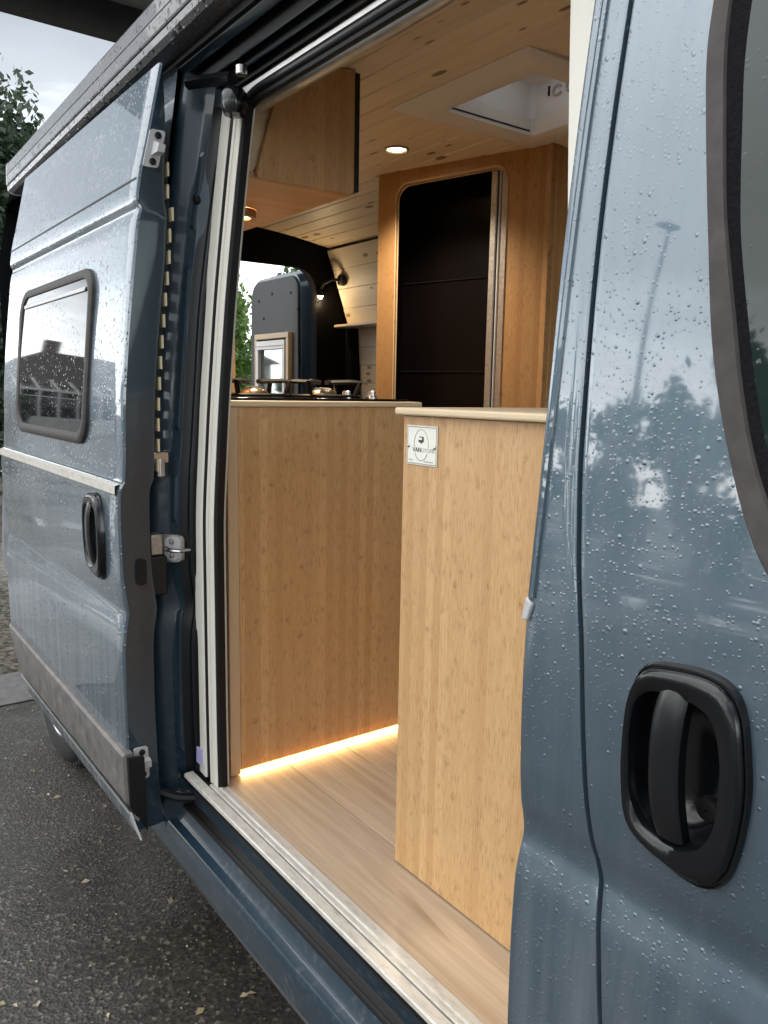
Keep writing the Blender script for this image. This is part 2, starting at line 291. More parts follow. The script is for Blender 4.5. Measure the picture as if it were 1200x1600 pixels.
# ------------------------------------------------------------------ mesh builder
WL = {}          # world location of every object made here
class MB:
    def __init__(s): s.v = []; s.f = []; s.k = []
    def add(s, vs, fs, k=0):
        o = len(s.v); s.v += [tuple(map(float, p)) for p in vs]; s.f += [tuple(i + o for i in f) for f in fs]; s.k += [k] * len(fs); return s
    def box(s, x0, x1, y0, y1, z0, z1, k=0):
        return s.add([(x, y, z) for z in (z0, z1) for y in (y0, y1) for x in (x0, x1)],
                     [(0, 2, 3, 1), (4, 5, 7, 6), (0, 1, 5, 4), (2, 6, 7, 3), (0, 4, 6, 2), (1, 3, 7, 5)], k)
    def grid(s, rows, k=0, skip=None, flip=False):
        n = len(rows[0]); vs = [p for r in rows for p in r]; fs = []
        for i in range(len(rows) - 1):
            for j in range(n - 1):
                a, b, c, d = i * n + j, i * n + j + 1, (i + 1) * n + j + 1, (i + 1) * n + j
                if skip:
                    m = [(vs[a][t] + vs[b][t] + vs[c][t] + vs[d][t]) / 4 for t in range(3)]
                    if skip(*m): continue
                fs.append((d, c, b, a) if flip else (a, b, c, d))
        return s.add(vs, fs, k)
    def loops(s, loops, k=0, cap0=False, cap1=False, closed=True):
        """skin a list of equal-length loops"""
        n = len(loops[0]); vs = [p for l in loops for p in l]; fs = []
        for i in range(len(loops) - 1):
            for j in range(n if closed else n - 1):
                a, b = i * n + j, i * n + (j + 1) % n
                fs.append((a, b, b + n, a + n))
        if cap0: fs.append(tuple(range(n - 1, -1, -1)))
        if cap1: fs.append(tuple((len(loops) - 1) * n + j for j in range(n)))
        return s.add(vs, fs, k)
    def prism(s, poly, axis, a0, a1, k=0):
        def P_(p, a): return {0: (a, p[0], p[1]), 1: (p[0], a, p[1]), 2: (p[0], p[1], a)}[axis]
        return s.loops([[P_(p, a0) for p in poly], [P_(p, a1) for p in poly]], k, True, True)
    def tube(s, path, r, n=8, k=0, cap=True):
        P_ = [Vector(p) for p in path]; ls = []; up = None
        for i, p in enumerate(P_):
            t_ = (P_[min(i + 1, len(P_) - 1)] - P_[max(i - 1, 0)]).normalized()
            if up is None: up = t_.orthogonal().normalized()
            up = (up - t_ * up.dot(t_)).normalized(); sd = t_.cross(up)
            rr = r[i] if isinstance(r, (list, tuple)) else r
            ls.append([tuple(p + (up * math.cos(2 * math.pi * j / n) + sd * math.sin(2 * math.pi * j / n)) * rr) for j in range(n)])
        return s.loops(ls, k, cap, cap)
    def cyl(s, c, axis, r, h, n=24, k=0, r2=None):
        r2 = r if r2 is None else r2; ls = []
        for a, rr in ((-h / 2, r), (h / 2, r2)):
            l = []
            for j in range(n):
                u, w = math.cos(2 * math.pi * j / n) * rr, math.sin(2 * math.pi * j / n) * rr
                l.append({0: (c[0] + a, c[1] + u, c[2] + w), 1: (c[0] + w, c[1] + a, c[2] + u), 2: (c[0] + u, c[1] + w, c[2] + a)}[axis])
            ls.append(l)
        return s.loops(ls, k, True, True)
    def lathe(s, c, axis, prof, n=32, k=0):
        ls = []
        for r, a in prof:
            l = []
            for j in range(n):
                u, w = math.cos(2 * math.pi * j / n) * r, math.sin(2 * math.pi * j / n) * r
                l.append({0: (c[0] + a, c[1] + u, c[2] + w), 1: (c[0] + w, c[1] + a, c[2] + u), 2: (c[0] + u, c[1] + w, c[2] + a)}[axis])
            ls.append(l)
        return s.loops(ls, k)
    def xrot(s, M):
        s.v = [tuple(M @ Vector(p)) for p in s.v]; return s
    def build(s, name, mat, parent=None, bevel=0, seg=2, smooth=40, label=None, kind=None):
        base = WL[parent.name] if parent else Vector((0, 0, 0))
        me = bpy.data.meshes.new(name); me.from_pydata([tuple(Vector(p) - base) for p in s.v], [], s.f)
        for m in (mat if isinstance(mat, (list, tuple)) else [mat]): me.materials.append(m)
        me.polygons.foreach_set('material_index', s.k)
        bm = bmesh.new(); bm.from_mesh(me); bmesh.ops.recalc_face_normals(bm, faces=bm.faces); bm.to_mesh(me); bm.free()
        if smooth:
            me.shade_smooth()
            me.set_sharp_from_angle(angle=math.radians(smooth))
        me.update()
        o = bpy.data.objects.new(name, me); COL.objects.link(o)
        if parent: o.parent = parent
        WL[o.name] = base.copy()
        if bevel:
            b = o.modifiers.new('bevel', 'BEVEL'); b.width = bevel; b.segments = seg; b.limit_method = 'ANGLE'; b.angle_limit = math.radians(50)
        if label: o['label'] = label
        if kind: o['kind'] = kind
        return o
def thing(name, loc, label, cat, group=None):
    o = bpy.data.objects.new(name, None); o.empty_display_size = .1; COL.objects.link(o); o.location = loc
    WL[o.name] = Vector(loc); o['label'] = label; o['category'] = cat
    if group: o['group'] = group
    return o
def tag(o, label, cat, group=None):
    o['label'] = label; o['category'] = cat
    if group: o['group'] = group
    return o
def bx(name, mat, parent, *a, bevel=.002, **k): return MB().box(*a).build(name, mat, parent, bevel=bevel, **k)

def pchip(xs, ys):
    xs, ys = np.array(xs, float), np.array(ys, float); h = np.diff(xs); dl = np.diff(ys) / h; m = np.zeros(len(xs))
    for i in range(1, len(xs) - 1):
        if dl[i - 1] * dl[i] > 0:
            w1, w2 = 2 * h[i] + h[i - 1], h[i] + 2 * h[i - 1]; m[i] = (w1 + w2) / (w1 / dl[i - 1] + w2 / dl[i])
    m[0], m[-1] = dl[0], dl[-1]
    def f(x):
        x = min(max(x, xs[0]), xs[-1]); i = int(min(np.searchsorted(xs, x, 'right') - 1, len(xs) - 2)); t_ = (x - xs[i]) / h[i]
        return float((1 + 2 * t_) * (1 - t_) ** 2 * ys[i] + t_ * (1 - t_) ** 2 * h[i] * m[i] + t_ * t_ * (3 - 2 * t_) * ys[i + 1] + t_ * t_ * (t_ - 1) * h[i] * m[i + 1])
    return f
# outline of the van's side (distance of the skin from the camera's plane at each height) and of the slid-back door
P = pchip([.33, .40, .52, .70, .85, .94, .975, .995, 1.01, 1.04, 1.10, 1.18, 1.28, 1.40, 1.53, 1.66, 1.80, 1.95, 2.10, 2.262],
          [.72, .690, .672, .664, .662, .665, .672, .6765, .675, .669, .664, .6625, .665, .674, .684, .694, .708, .727, .747, .770])
D = pchip([.40, .50, .66, .80, .90, .955, .985, 1.005, 1.02, 1.05, 1.10, 1.19, 1.274, 1.280, 1.300, 1.306, 1.48, 1.583, 1.735, 1.80, 1.893, 1.905, 1.922, 1.97, 2.058, 2.216],
          [.60, .578, .571, .568, .568, .572, .577, .580, .578, .574, .569, .567, .568, .5685, .574, .5785, .586, .594, .610, .618, .631, .636, .628, .634, .654, .689])
PT = pchip([.4, .8, 1.18, 1.4, 1.66, 1.95, 2.25], [.668, .664, .6635, .674, .694, .727, .768])      # the side's outline without its crease
def taper(x): return 0.125 * max(0.0, min(1.0, (-2.3 - x) / 1.55)) ** 1.4       # the rear quarter draws in
def lin(a, b, n): return [a + (b - a) * i / (n - 1) for i in range(n)]
def rrect(x0, x1, z0, z1, r, n=6):
    o = []
    for cx, cz, a in ((x1 - r, z1 - r, 0), (x0 + r, z1 - r, 90), (x0 + r, z0 + r, 180), (x1 - r, z0 + r, 270)):
        for i in range(n + 1):
            t_ = math.radians(a + 90 * i / n); o.append((cx + r * math.cos(t_), cz + r * math.sin(t_)))
    return o
YC = 1.69                                   # centre line of the van
def far(y): return 2 * YC - y

# ================================================================== THE SETTING
MB().add([(-250, -250, 0), (250, -250, 0), (250, 250, 0), (-250, 250, 0)], [(0, 1, 2, 3)]).build('ground', M_ASPH, smooth=0, kind='structure')
g = MB()
for i in range(9):
    g.box(-4.42, -3.98, -6 + i * 1.4, -6 + i * 1.4 + 1.392, .002, .008)
g.build('drain_channel', M_CHAN, bevel=.003, smooth=0, kind='structure')
MB().add([(-40, -9, .004), (-4.43, -9, .004), (-4.43, 40, .004), (-40, 40, .004)], [(0, 1, 2, 3)]).build('gravel_path', M_GRAV, smooth=0, kind='structure')

# ================================================================== THE VAN
van = thing('campervan', (-1.5, YC, 0), 'blue grey panel van converted to a camper, its side door slid open', 'camper van')
# ---- rear quarter side (behind the slid-back door), with the wheel arch
WX, WZ, WR = -3.27, .335, .43
def zbot(x):
    d2 = WR * WR - (x - WX) ** 2
    return max(.36, WZ + math.sqrt(d2)) if d2 > 0 else .36
xs = lin(-3.85, -1.87, 60); rows = []
for i in range(90):
    r = []
    for x in xs:
        z = zbot(x) + (2.262 - zbot(x)) * i / 89
        r.append((x, P(z) + taper(x), z))
    rows.append(r)
MB().grid(rows).build('side_panel', M_PAINT, van)
MB().grid([[(x, far(y), z) for x, y, z in r] for r in [[(x, P(z), z) for x in lin(-3.85, .5, 20)] for z in lin(.36, 2.262, 40)]]).build('side_panel', M_PAINT, van)
# wheels
def wheel(yf, lab=None):
    s_ = 1 if yf < YC else -1
    w = MB().lathe((WX, yf, WZ), 1, [(.20, s_ * .03), (.225, 0), (.30, s_ * .0), (.325, s_ * .02), (.335, s_ * .05), (.335, s_ * .19), (.32, s_ * .215), (.22, s_ * .215)], 40)
    for j in range(48):
        a = 2 * math.pi * j / 48; u, wv = math.cos(a) * .337, math.sin(a) * .337
        w.box(WX + u - .008, WX + u + .008, min(yf + s_ * .03, yf + s_ * .20), max(yf + s_ * .03, yf + s_ * .20), WZ + wv - .008, WZ + wv + .008)
    wo = w.build('rear_wheel', M_TYRE, van)
    rm = MB().lathe((WX, yf, WZ), 1, [(.222, s_ * .004), (.212, s_ * .012), (.205, s_ * .05), (.12, s_ * .055), (.10, s_ * .03), (.06, s_ * .028), (.001, s_ * .028)], 40)
    for j in range(5):
        a = 2 * math.pi * j / 5
        rm.box(-.03, .03, -.012, .012, .07, .21)
        for q_ in range(len(rm.v) - 8, len(rm.v)):
            x, y, z = rm.v[q_]; rm.v[q_] = (WX + x * math.cos(a) + z * math.sin(a), yf + s_ * .03 + y, WZ - x * math.sin(a) + z * math.cos(a))
    rm.build('rim', M_RIM, wo)
wheel(.765); wheel(far(.765))
MB().loops([[(WX + math.cos(a) * WR, y, WZ + math.sin(a) * WR) for a in [math.pi * j / 16 for j in range(17)]] for y in (.72, 1.15)], closed=False).build('wheel_housing', M_BPLAS, van)
# ---- roof
rp = [(.768, 2.262), (.80, 2.278), (.86, 2.325), (.95, 2.368), (1.1, 2.400), (1.35, 2.42), (YC, 2.43)]
rp = rp + [(far(y), z) for y, z in rp[-2::-1]]
rp = sorted(rp + [(1.56, 2.4275), (1.935, 2.4265)])
MB().grid([[(x, y, z) for y, z in rp] for x in (-3.85, -1.87, -1.50, 0.0)], skip=lambda x, y, z: -1.87 < x < -1.5 and 1.56 < y < 1.935).build('roof', M_PAINT, van)
# ---- underside
bx('chassis', M_BPLAS, van, -3.8, .4, .80, far(.80), .42, .535)
# ---- nose of the van (ahead of the frame)
xs = lin(-.02, 1.45, 36); rows = []
def ztop(x): return 2.262 if x < .1 else (2.262 - (x - .1) * 1.25 if x < .8 else 1.387 - (x - .8) * .42)
def nz(x): return .10 * max(0, x / 1.45) ** 2
for i in range(40):
    rows.append([(x, P(.36 + (ztop(x) - .36) * i / 39) + nz(x), .36 + (ztop(x) - .36) * i / 39) for x in xs])
MB().grid(rows).build('front_wing', M_PAINT, van)
MB().grid([[(x, far(y), z) for x, y, z in r] for r in rows]).build('front_wing', M_PAINT, van)
def cross(x): return [(x, P(ztop(x)) + nz(x), ztop(x)), (x, 1.2, ztop(x) + .05), (x, YC, ztop(x) + .06), (x, far(1.2), ztop(x) + .05), (x, far(P(ztop(x)) + nz(x)), ztop(x))]
MB().grid([cross(x) for x in lin(-.02, .14, 4)]).build('cab_roof', M_PAINT, van)
MB().grid([cross(x) for x in lin(.14, .80, 10)]).build('windscreen', M_SCREEN, van)
MB().grid([cross(x) for x in lin(.80, 1.45, 12)]).build('bonnet', M_PAINT, van)
bx('dashboard', M_BPLAS, van, .35, .95, .76, far(.76), .6, 1.3, bevel=.03)
bx('cab_floor', M_BPLAS, van, .2, 1.3, .76, far(.76), .50, .555, bevel=0)
MB().grid([[(1.45, P(z) + .1, z), (1.47, YC, z), (1.45, far(P(z) + .1), z)] for z in lin(.36, ztop(1.45), 6)]).build('front_panel', M_BPLAS, van)

# ---- pillar between the opening and the cab door
XS = pchip([.36, .837, .942, .998, 1.045, 1.26, 1.36, 1.464, 1.72, 1.923, 2.24], [-.436, -.481, -.4935, -.503, -.514, -.5385, -.554, -.5645, -.571, -.569, -.560])
zs = lin(.36, 2.262, 240)
def rolled(xe, s_, z):                      # rolled sheet edge: a few points turning inwards at x = xe
    y = P(z); return [(xe, y + .022, z), (xe, y + .006, z), (xe + s_ * .0012, y + .0016, z), (xe + s_ * .004, y, z)]
rows = []
for z in zs:
    a, b = -.62, XS(z) - .0021
    rows.append([(a + .012, P(z) + .07, z)] + rolled(a, 1, z) + [(x, P(z), z) for x in lin(a + .02, b - .02, 6)] + rolled(b, -1, z)[::-1])
bp = MB().grid(rows).build('door_pillar', M_PAINT, van)
ls = [[(-.600 - .012 * (2 - z) / .75 + dx, P(z) + dy, z) for dx, dy in ((-.005, .002), (-.0035, -.003), (.0, -.0045), (.0035, -.003), (.005, .002))] for z in lin(1.29, 2.2, 60)]
MB().loops(ls, closed=False).build('pillar_bead', M_PAINT, bp)
MB().prism([(-.624, 1.262), (-.614, 1.262), (-.608, 1.283), (-.617, 1.291)], 1, P(1.27) - .004, P(1.27) + .01).build('runner_end_cap', M_GREYP, bp, bevel=.002)
MB().grid([[(XS(z) - .012, P(z) + .016, z), (XS(z) + .012, P(z) + .016, z)] for z in zs]).build('door_gap_seal', M_SEAL, van)
# cream trim on the inner side of that pillar
MB().loops([[(-.768 + (2.03 - z) * .156 + dx, PT(z) + .118 + dy, z) for dx, dy in ((0, 0), (.018, -.004), (.10, -.01), (.10, .03), (0, .03))] for z in lin(.58, 2.16, 50)], cap0=True, cap1=True).build('inner_pillar_trim', M_CREAM, van, smooth=30)
MB().grid([[(-.60, P(z) + .06, z), (-.60, P(z) + .2, z), (-.55, P(z) + .2, z)] for z in lin(.5, 2.25, 10)]).build('pillar_lining', M_BLACK, van)

# ================================================================== cab door
HO = [(-.446, 1.264), (-.405, 1.270), (-.382, 1.271), (-.366, 1.268), (-.353, 1.258), (-.346, 1.240), (-.341, 1.215), (-.336, 1.181), (-.336, 1.150), (-.340, 1.118), (-.345, 1.094), (-.351, 1.075),
      (-.362, 1.061), (-.380, 1.056), (-.400, 1.0585), (-.425, 1.066), (-.451, 1.078), (-.461, 1.090), (-.464, 1.111), (-.4685, 1.151), (-.467, 1.207), (-.464, 1.232), (-.460, 1.249), (-.455, 1.259)]
HI = [(-.449, 1.231), (-.433, 1.237), (-.398, 1.238), (-.378, 1.233), (-.369, 1.220), (-.362, 1.189), (-.362, 1.145), (-.366, 1.122), (-.376, 1.104), (-.397, 1.091), (-.42, 1.089), (-.440, 1.094), (-.450, 1.108), (-.455, 1.125), (-.458, 1.18), (-.456, 1.215)]
def polar(poly, c, n=72, sm=2):
    res = []; m = len(poly)
    for i in range(n):
        a = 2 * math.pi * i / n; dx, dz = math.cos(a), math.sin(a); best = 0
        for j in range(m):
            (x1, z1), (x2, z2) = poly[j], poly[(j + 1) % m]
            ex, ez = x2 - x1, z2 - z1; den = dx * ez - dz * ex
            if abs(den) < 1e-12: continue
            t_ = ((x1 - c[0]) * ez - (z1 - c[1]) * ex) / den; u = ((x1 - c[0]) * dz - (z1 - c[1]) * dx) / den
            if t_ > 0 and -1e-9 <= u <= 1 + 1e-9: best = max(best, t_)
        res.append(best)
    for _ in range(sm): res = [(res[i - 1] + 2 * res[i] + res[(i + 1) % n]) / 4 for i in range(n)]
    return [(c[0] + math.cos(2 * math.pi * i / n) * r, c[1] + math.sin(2 * math.pi * i / n) * r) for i, r in enumerate(res)]
def shrink(l, c, k): return [(c[0] + (x - c[0]) * k, c[1] + (z - c[1]) * k) for x, z in l]
def handle(owner, surf, dx=0.0, dz=0.0, k=1.0):
    """door handle: surround with a rolled rim, a scooped bowl, an upright grip and the lock"""
    c = (-.407, 1.165); Lo, Li = polar(HO, c), polar(HI, c)
    def T(l, off): return [(x + dx, surf(z + dz) - off, z + dz) for x, z in l]
    mid = [((a[0] * .35 + b[0] * .65), (a[1] * .35 + b[1] * .65)) for a, b in zip(Li, Lo)]
    L = [T(Lo, -.004), T(Lo, .004), T(shrink(Lo, c, .985), .008), T(shrink(Lo, c, .972), .0082), T(shrink(Lo, c, .965), .0066), T(shrink(Lo, c, .95), .0066), T(shrink(Lo, c, .94), .013), T(mid, .0165), T([((a[0] + b[0]) / 2, (a[1] + b[1]) / 2) for a, b in zip(Li, Lo)], .0165),
         T(shrink(Li, c, 1.04), .0145), T(shrink(Li, c, 1.0), .010), T(shrink(Li, c, .96), .0), T(shrink(Li, c, .91), -.018), T(shrink(Li, c, .77), -.029), T(shrink(Li, c, .4), -.032), T(shrink(Li, c, .02), -.032)]
    h = MB().loops(L, cap1=True).build('handle_surround', M_BGLOSS, owner, smooth=50)
    def cx(z): return -.4155 + .004 * ((z - 1.18) / .07) ** 2 - .0 + (1.18 - z) * .02
    rows = []
    for i in range(64):
        z = 1.096 + (1.247 - 1.096) * i / 63; e = abs(z - 1.1715) / .0755
        pr = .022 - .008 * e ** 3; wd = .0165 - .002 * e ** 6; x0 = cx(z)
        y = surf(z + dz)
        rows.append([(x0 + dx + u, y - pr + v_, z + dz) for u, v_ in ((-wd, .016), (-wd, .004), (-wd * .8, .001), (-wd * .3, -.0008), (wd * .3, -.0008), (wd * .8, .001), (wd, .004), (wd, .016))])
    MB().loops(rows, cap0=True, cap1=True).build('handle_grip', M_GRIP, owner, smooth=32)
    y = surf(1.125 + dz)
    MB().lathe((-.392 + dx, y, 1.122 + dz), 1, [(.0125, .034), (.0125, .026), (.0110, .0235), (.0085, .023), (.001, .023)], 28).build('lock_cover', M_BPLAS, owner)
    return h
c0 = (-.407, 1.165); HIs = shrink(HI, c0, 1.035)
def inpoly(x, z, poly):
    r = False; n = len(poly)
    for i in range(n):
        (x1, z1), (x2, z2) = poly[i], poly[i - 1]
        if (z1 > z) != (z2 > z) and x < (x2 - x1) * (z - z1) / (z2 - z1) + x1: r = not r
    return r
rows = []
for z in lin(.36, 2.235, 300):
    a = XS(z) + .0021
    rows.append(rolled(a, 1, z) + [(a + (-.018 - a) * (i / 89) ** 1.15 + .006 * (1 - i / 89), P(z), z) for i in range(1, 90)])
cab = MB().grid(rows, skip=lambda x, y, z: inpoly(x, z, HIs)).build('cab_door', M_PAINT, van)
handle(cab, P)
# window of the cab door: rubber frame, black inner edge, dark glass
W1 = [(-.455, 2.06), (-.462, 2.0), (-.466, 1.93), (-.4675, 1.87), (-.466, 1.83), (-.457, 1.769), (-.448, 1.715), (-.439, 1.662), (-.425, 1.58), (-.410, 1.521), (-.391, 1.464), (-.371, 1.415), (-.348, 1.375), (-.31, 1.335), (-.25, 1.305), (-.15, 1.285), (.02, 1.265)]
W2 = [(-.43, 2.045), (-.440, 1.99), (-.445, 1.93), (-.4465, 1.87), (-.443, 1.822), (-.435, 1.765), (-.426, 1.705), (-.418, 1.664), (-.401, 1.592), (-.388, 1.536), (-.370, 1.477), (-.350, 1.432), (-.325, 1.392), (-.29, 1.362), (-.24, 1.336), (-.15, 1.315), (.02, 1.295)]
W3 = [(-.41, 2.035), (-.419, 1.985), (-.425, 1.93), (-.4265, 1.87), (-.425, 1.815), (-.419, 1.76), (-.412, 1.70), (-.405, 1.655), (-.389, 1.585), (-.375, 1.53), (-.358, 1.478), (-.338, 1.44), (-.313, 1.407), (-.28, 1.38), (-.235, 1.355), (-.15, 1.335), (.02, 1.315)]
def rs(l, n=90):
    pts = [Vector((a, b, 0)) for a, b in l]; o = []
    for i in range(n):
        t_ = i / (n - 1) * (len(pts) - 1); j = min(int(t_), len(pts) - 2); f = t_ - j
        p0, p1, p2, p3 = pts[max(j - 1, 0)], pts[j], pts[j + 1], pts[min(j + 2, len(pts) - 1)]
        v_ = .5 * (2 * p1 + (p2 - p0) * f + (2 * p0 - 5 * p1 + 4 * p2 - p3) * f * f + (3 * p1 - p0 - 3 * p2 + p3) * f ** 3); o.append((v_.x, v_.y))
    return o
def T_(l, off): return [(x, P(z) - off, z) for x, z in l]
def lerp(a, b, f): return [(p[0] + (q_[0] - p[0]) * f, p[1] + (q_[1] - p[1]) * f) for p, q_ in zip(a, b)]
R1, R2, R3 = rs(W1), rs(W2), rs(W3)
MB().loops([T_(R1, -.003), T_(R1, .003), T_(lerp(R1, R2, .1), .0065), T_(lerp(R1, R2, .5), .0085), T_(lerp(R1, R2, .9), .007), T_(R2, .003)], closed=False).build('window_frame', M_WINF, cab)
MB().loops([T_(R2, .0045), T_(lerp(R2, R3, .5), .003), T_(R3, .001)], closed=False).build('window_seal', M_CARPET, cab)
MB().grid([[(x + (.02 - x) * f, P(z) - .0015 - .001 * (f > 0), z) for f in (-.01, 0, .25, .5, .75, 1)] for x, z in R3]).build('window_glass', M_CABGL, cab)

# ================================================================== sliding door, slid back
XF = -1.78
FD = pchip([.40, 1.78, 1.92, 2.05, 2.13, 2.216], [.083, .083, .074, .053, .034, .010])      # depth of the door's edge, tapering at the top
sd = None
def xr(z): return -3.03 if z > .66 else -3.03 + (.66 - z) * .75
zs = sorted(lin(.46, 2.216, 190) + [1.277, 1.29, 1.302, 1.898, 1.908, 1.914])
rows = [[(xr(z) + .004, D(z) + .05, z), (xr(z), D(z) + .008, z)] + [(x, D(z), z) for x in lin(xr(z) + .006, XF - .006, 24)] + [(XF - .001, D(z) + .002, z), (XF, D(z) + .008, z)] for z in zs]
sd = MB().grid(rows).build('sliding_door', M_PAINT_S, van)
MB().grid([[(XF - .0005, D(z) + .008, z), (XF - .001, D(z) + max(.0085, .6 * FD(z)), z), (XF - .006, D(z) + max(.009, .92 * FD(z)), z), (XF - .02, D(z) + max(.0095, .965 * FD(z)), z), (XF - .04, D(z) + max(.01, FD(z)), z)] for z in lin(.46, 2.216, 100)]).build('door_edge_flange', M_PAINT_IN, sd)
MB().grid([[(XF - .04, D(z) + FD(z), z), (xr(z) + .02, D(z) + FD(z), z)] for z in lin(.46, 2.216, 60)]).build('inner_panel', M_BPLAS, sd)
MB().grid([[(x, D(2.216), 2.216), (x, D(2.216) + .010, 2.212)] for x in (-3.03, XF - .002)]).build('top_edge', M_PAINT_IN, sd)
MB().grid([[(x, D(.46), .46), (x, D(.46) + .083, .462)] for x in (-2.89, XF - .002)]).build('bottom_edge', M_PAINT_IN, sd)
# painted groove line above the shoulder, a dark recess
MB().grid([[(x, D(1.9675) - .0008, 1.9675), (x, D(1.9725) - .0008, 1.9725)] for x in lin(-3.028, XF - .006, 12)]).build('upper_joint', M_BLACK, sd)
# belt: pale reflective runner cover
MB().grid([[(x, y, z) for y, z in ((D(1.303) - .001, 1.3035), (D(1.290) - .0055, 1.300), (D(1.278) - .004, 1.281), (D(1.276) - .0005, 1.2775))] for x in lin(-3.028, XF - .004, 20)]).build('runner_strip', M_SILL, sd)
MB().grid([[(x, D(1.3055) - .0012, 1.3055), (x, D(1.3085) - .0012, 1.3085)] for x in lin(-3.028, XF - .006, 12)]).build('belt_joint', M_BLACK, sd)
# window
def DL(l, off): return [(x, D(z) - off, z) for x, z in l]
A0 = rrect(-2.792, -2.03, 1.375, 1.812, .075, 8); A1 = rrect(-2.787, -2.035, 1.380, 1.807, .072, 8); A2 = rrect(-2.766, -2.056, 1.401, 1.790, .058, 8); A3 = rrect(-2.762, -2.060, 1.405, 1.786, .055, 8)
wf = MB().loops([DL(A0, -.004), DL(A0, .008), DL(A1, .012), DL(rrect(-2.775, -2.047, 1.392, 1.798, .062, 8), .0125), DL(A2, .010), DL(A3, .004)]).build('window_frame', M_WINF, sd)
rows = []
for z in lin(1.403, 1.788, 30):
    dz_ = max(0, abs(z - 1.595) - .140); r_ = .053; ins = r_ - math.sqrt(max(0, r_ * r_ - dz_ * dz_))
    rows.append([(x, D(z) - .006, z) for x in lin(-2.764 + ins, -2.058 - ins, 12)])
MB().grid(rows).build('window_glass', M_TINT, sd)
MB().loops([DL(rrect(-2.738, -2.088, 1.755, 1.768, .006, 3), .0075), DL(rrect(-2.738, -2.088, 1.757, 1.766, .0045, 3), .010)], cap1=True).build('window_glazing_bead', M_GREYP, sd)
# cladding at the foot of the door
Lo = [(-2.985, .682), (-1.757, .672), (-1.752, .548), (-2.855, .541)]
MB().loops([[(x, D(z) - o, z) for x, z in l] for l, o in ((Lo, -.008), (Lo, .010), ([(-2.978, .676), (-1.760, .666), (-1.757, .552), (-2.85, .546)], .016), ([(-2.96, .656), (-1.764, .648), (-1.760, .556), (-2.84, .55)], .017))], cap0=True, cap1=True).build('lower_cladding', M_CLAD, sd, smooth=30)
MB().loops([[(x, y, z) for y, z in ((D(.64) - .008, .665), (D(.64) + .03, .660), (D(.55) + .03, .47), (D(.55) - .010, .545))] for x in (-1.757, -1.745)], cap1=True).build('cladding_end', M_BPLAS, sd, smooth=0)
MB().loops([[(x, D(z) + o, z) for z, o in ((.540, -.016), (.530, -.016), (.505, .005), (.512, .008))] for x in lin(-2.85, -1.742, 6)], cap0=True, cap1=True).build('bottom_flange', M_ALU, sd, smooth=30)
MB().prism([(-1.742, .535), (-1.742, .515), (-1.672, .498)], 1, .562, .566).build('flange_tip', M_ALU, sd, smooth=0)
handle(sd, D, dx=-1.537, dz=.0)
# latch wedges, plug on the door's edge
for zc in (2.035, .632):
    y0 = D(zc) + (.006 if zc > 1 else .016); tilt = (D(zc + .03) - D(zc - .03)) / .06
    def sk(y, z): return y + (z - zc) * tilt
    l = rrect(y0, y0 + .034, zc - .040, zc + .040, .006, 3)
    pl = MB().loops([[(XF + .0005, sk(y, z), z) for y, z in l], [(XF + .006, sk(y, z), z) for y, z in l]], cap1=True).build('latch_plate', M_GREYP, sd, smooth=30)
    MB().loops([[(XF + .006, sk(y, z), z) for y, z in ((y0 + .012, zc - .016), (y0 + .036, zc - .012), (y0 + .036, zc + .012), (y0 + .012, zc + .016))],
                [(XF + .020, sk(y, z), z) for y, z in ((y0 + .020, zc - .009), (y0 + .036, zc - .008), (y0 + .036, zc + .008), (y0 + .020, zc + .009))]], cap1=True).build('latch_wedge', M_GREYP, sd, smooth=20)
    for s_ in (-1, 1):
        zz = zc + s_ * .028
        MB().lathe((XF + .006, sk(y0 + .019, zz), zz), 0, [(.0075, 0), (.0075, .003), (.004, .004), (.0035, .002), (.0001, .002)], 14).build('latch_screw', M_BPLAS, sd)
l = rrect(.606, .630, 1.066, 1.128, .009, 4)
MB().loops([[(XF + .0005, y, z) for y, z in l], [(XF + .004, y, z) for y, z in l]], cap1=True).build('edge_plug', M_BLACK, sd)
for i in range(15):                                                     # cream clips down the back of the edge
    z = 2.00 - i * .047
    MB().box(XF - .026, XF - .004, D(z) + FD(z) + .0012, D(z) + FD(z) + .0055, z - .0145, z + .0145).build('trim_clip', M_CLIP, sd, smooth=0)
MB().grid([[(XF - .03, D(z) + FD(z) + .0005, z), (XF - .03, D(z) + FD(z) + .012, z)] for z in lin(1.31, 2.03, 12)]).build('clip_rail', M_BLACK, sd)
# arms that carry the door
a_ = MB().tube([(-1.80, .765, 2.196), (-1.72, .785, 2.185), (-1.63, .79, 2.165)], .014, 8)
a_.build('upper_arm', M_BGLOSS, sd)
MB().lathe((-1.645, .80, 2.125), 2, [(.001, -.03), (.022, -.028), (.028, -.01), (.028, .014), (.02, .024), (.001, .026)], 20).build('roller_bumper', M_BGLOSS, sd)
MB().cyl((-1.60, .795, 2.172), 2, .012, .02, 16).build('roller', M_STEEL, sd, bevel=.002)
MB().box(-1.86, -1.80, .66, .70, 1.345, 1.372).cyl((-1.815, .682, 1.335), 2, .017, .045, 20).build('roller_bracket', M_STEEL, sd, bevel=.003)
MB().box(-1.87, -1.812, .655, .684, 1.125, 1.175).build('hinge_block', M_ZINC, sd, bevel=.003)
MB().box(-1.90, -1.80, .648, .69, 1.03, 1.124).build('hinge_arm', M_BPLAS, sd, bevel=.004)
MB().tube([(-1.84, .64, .53), (-1.80, .70, .505), (-1.775, .76, .497)], .012, 8).build('lower_arm', M_BPLAS, sd)

# ================================================================== the door opening
def jx(d, z): return -1.787 - d
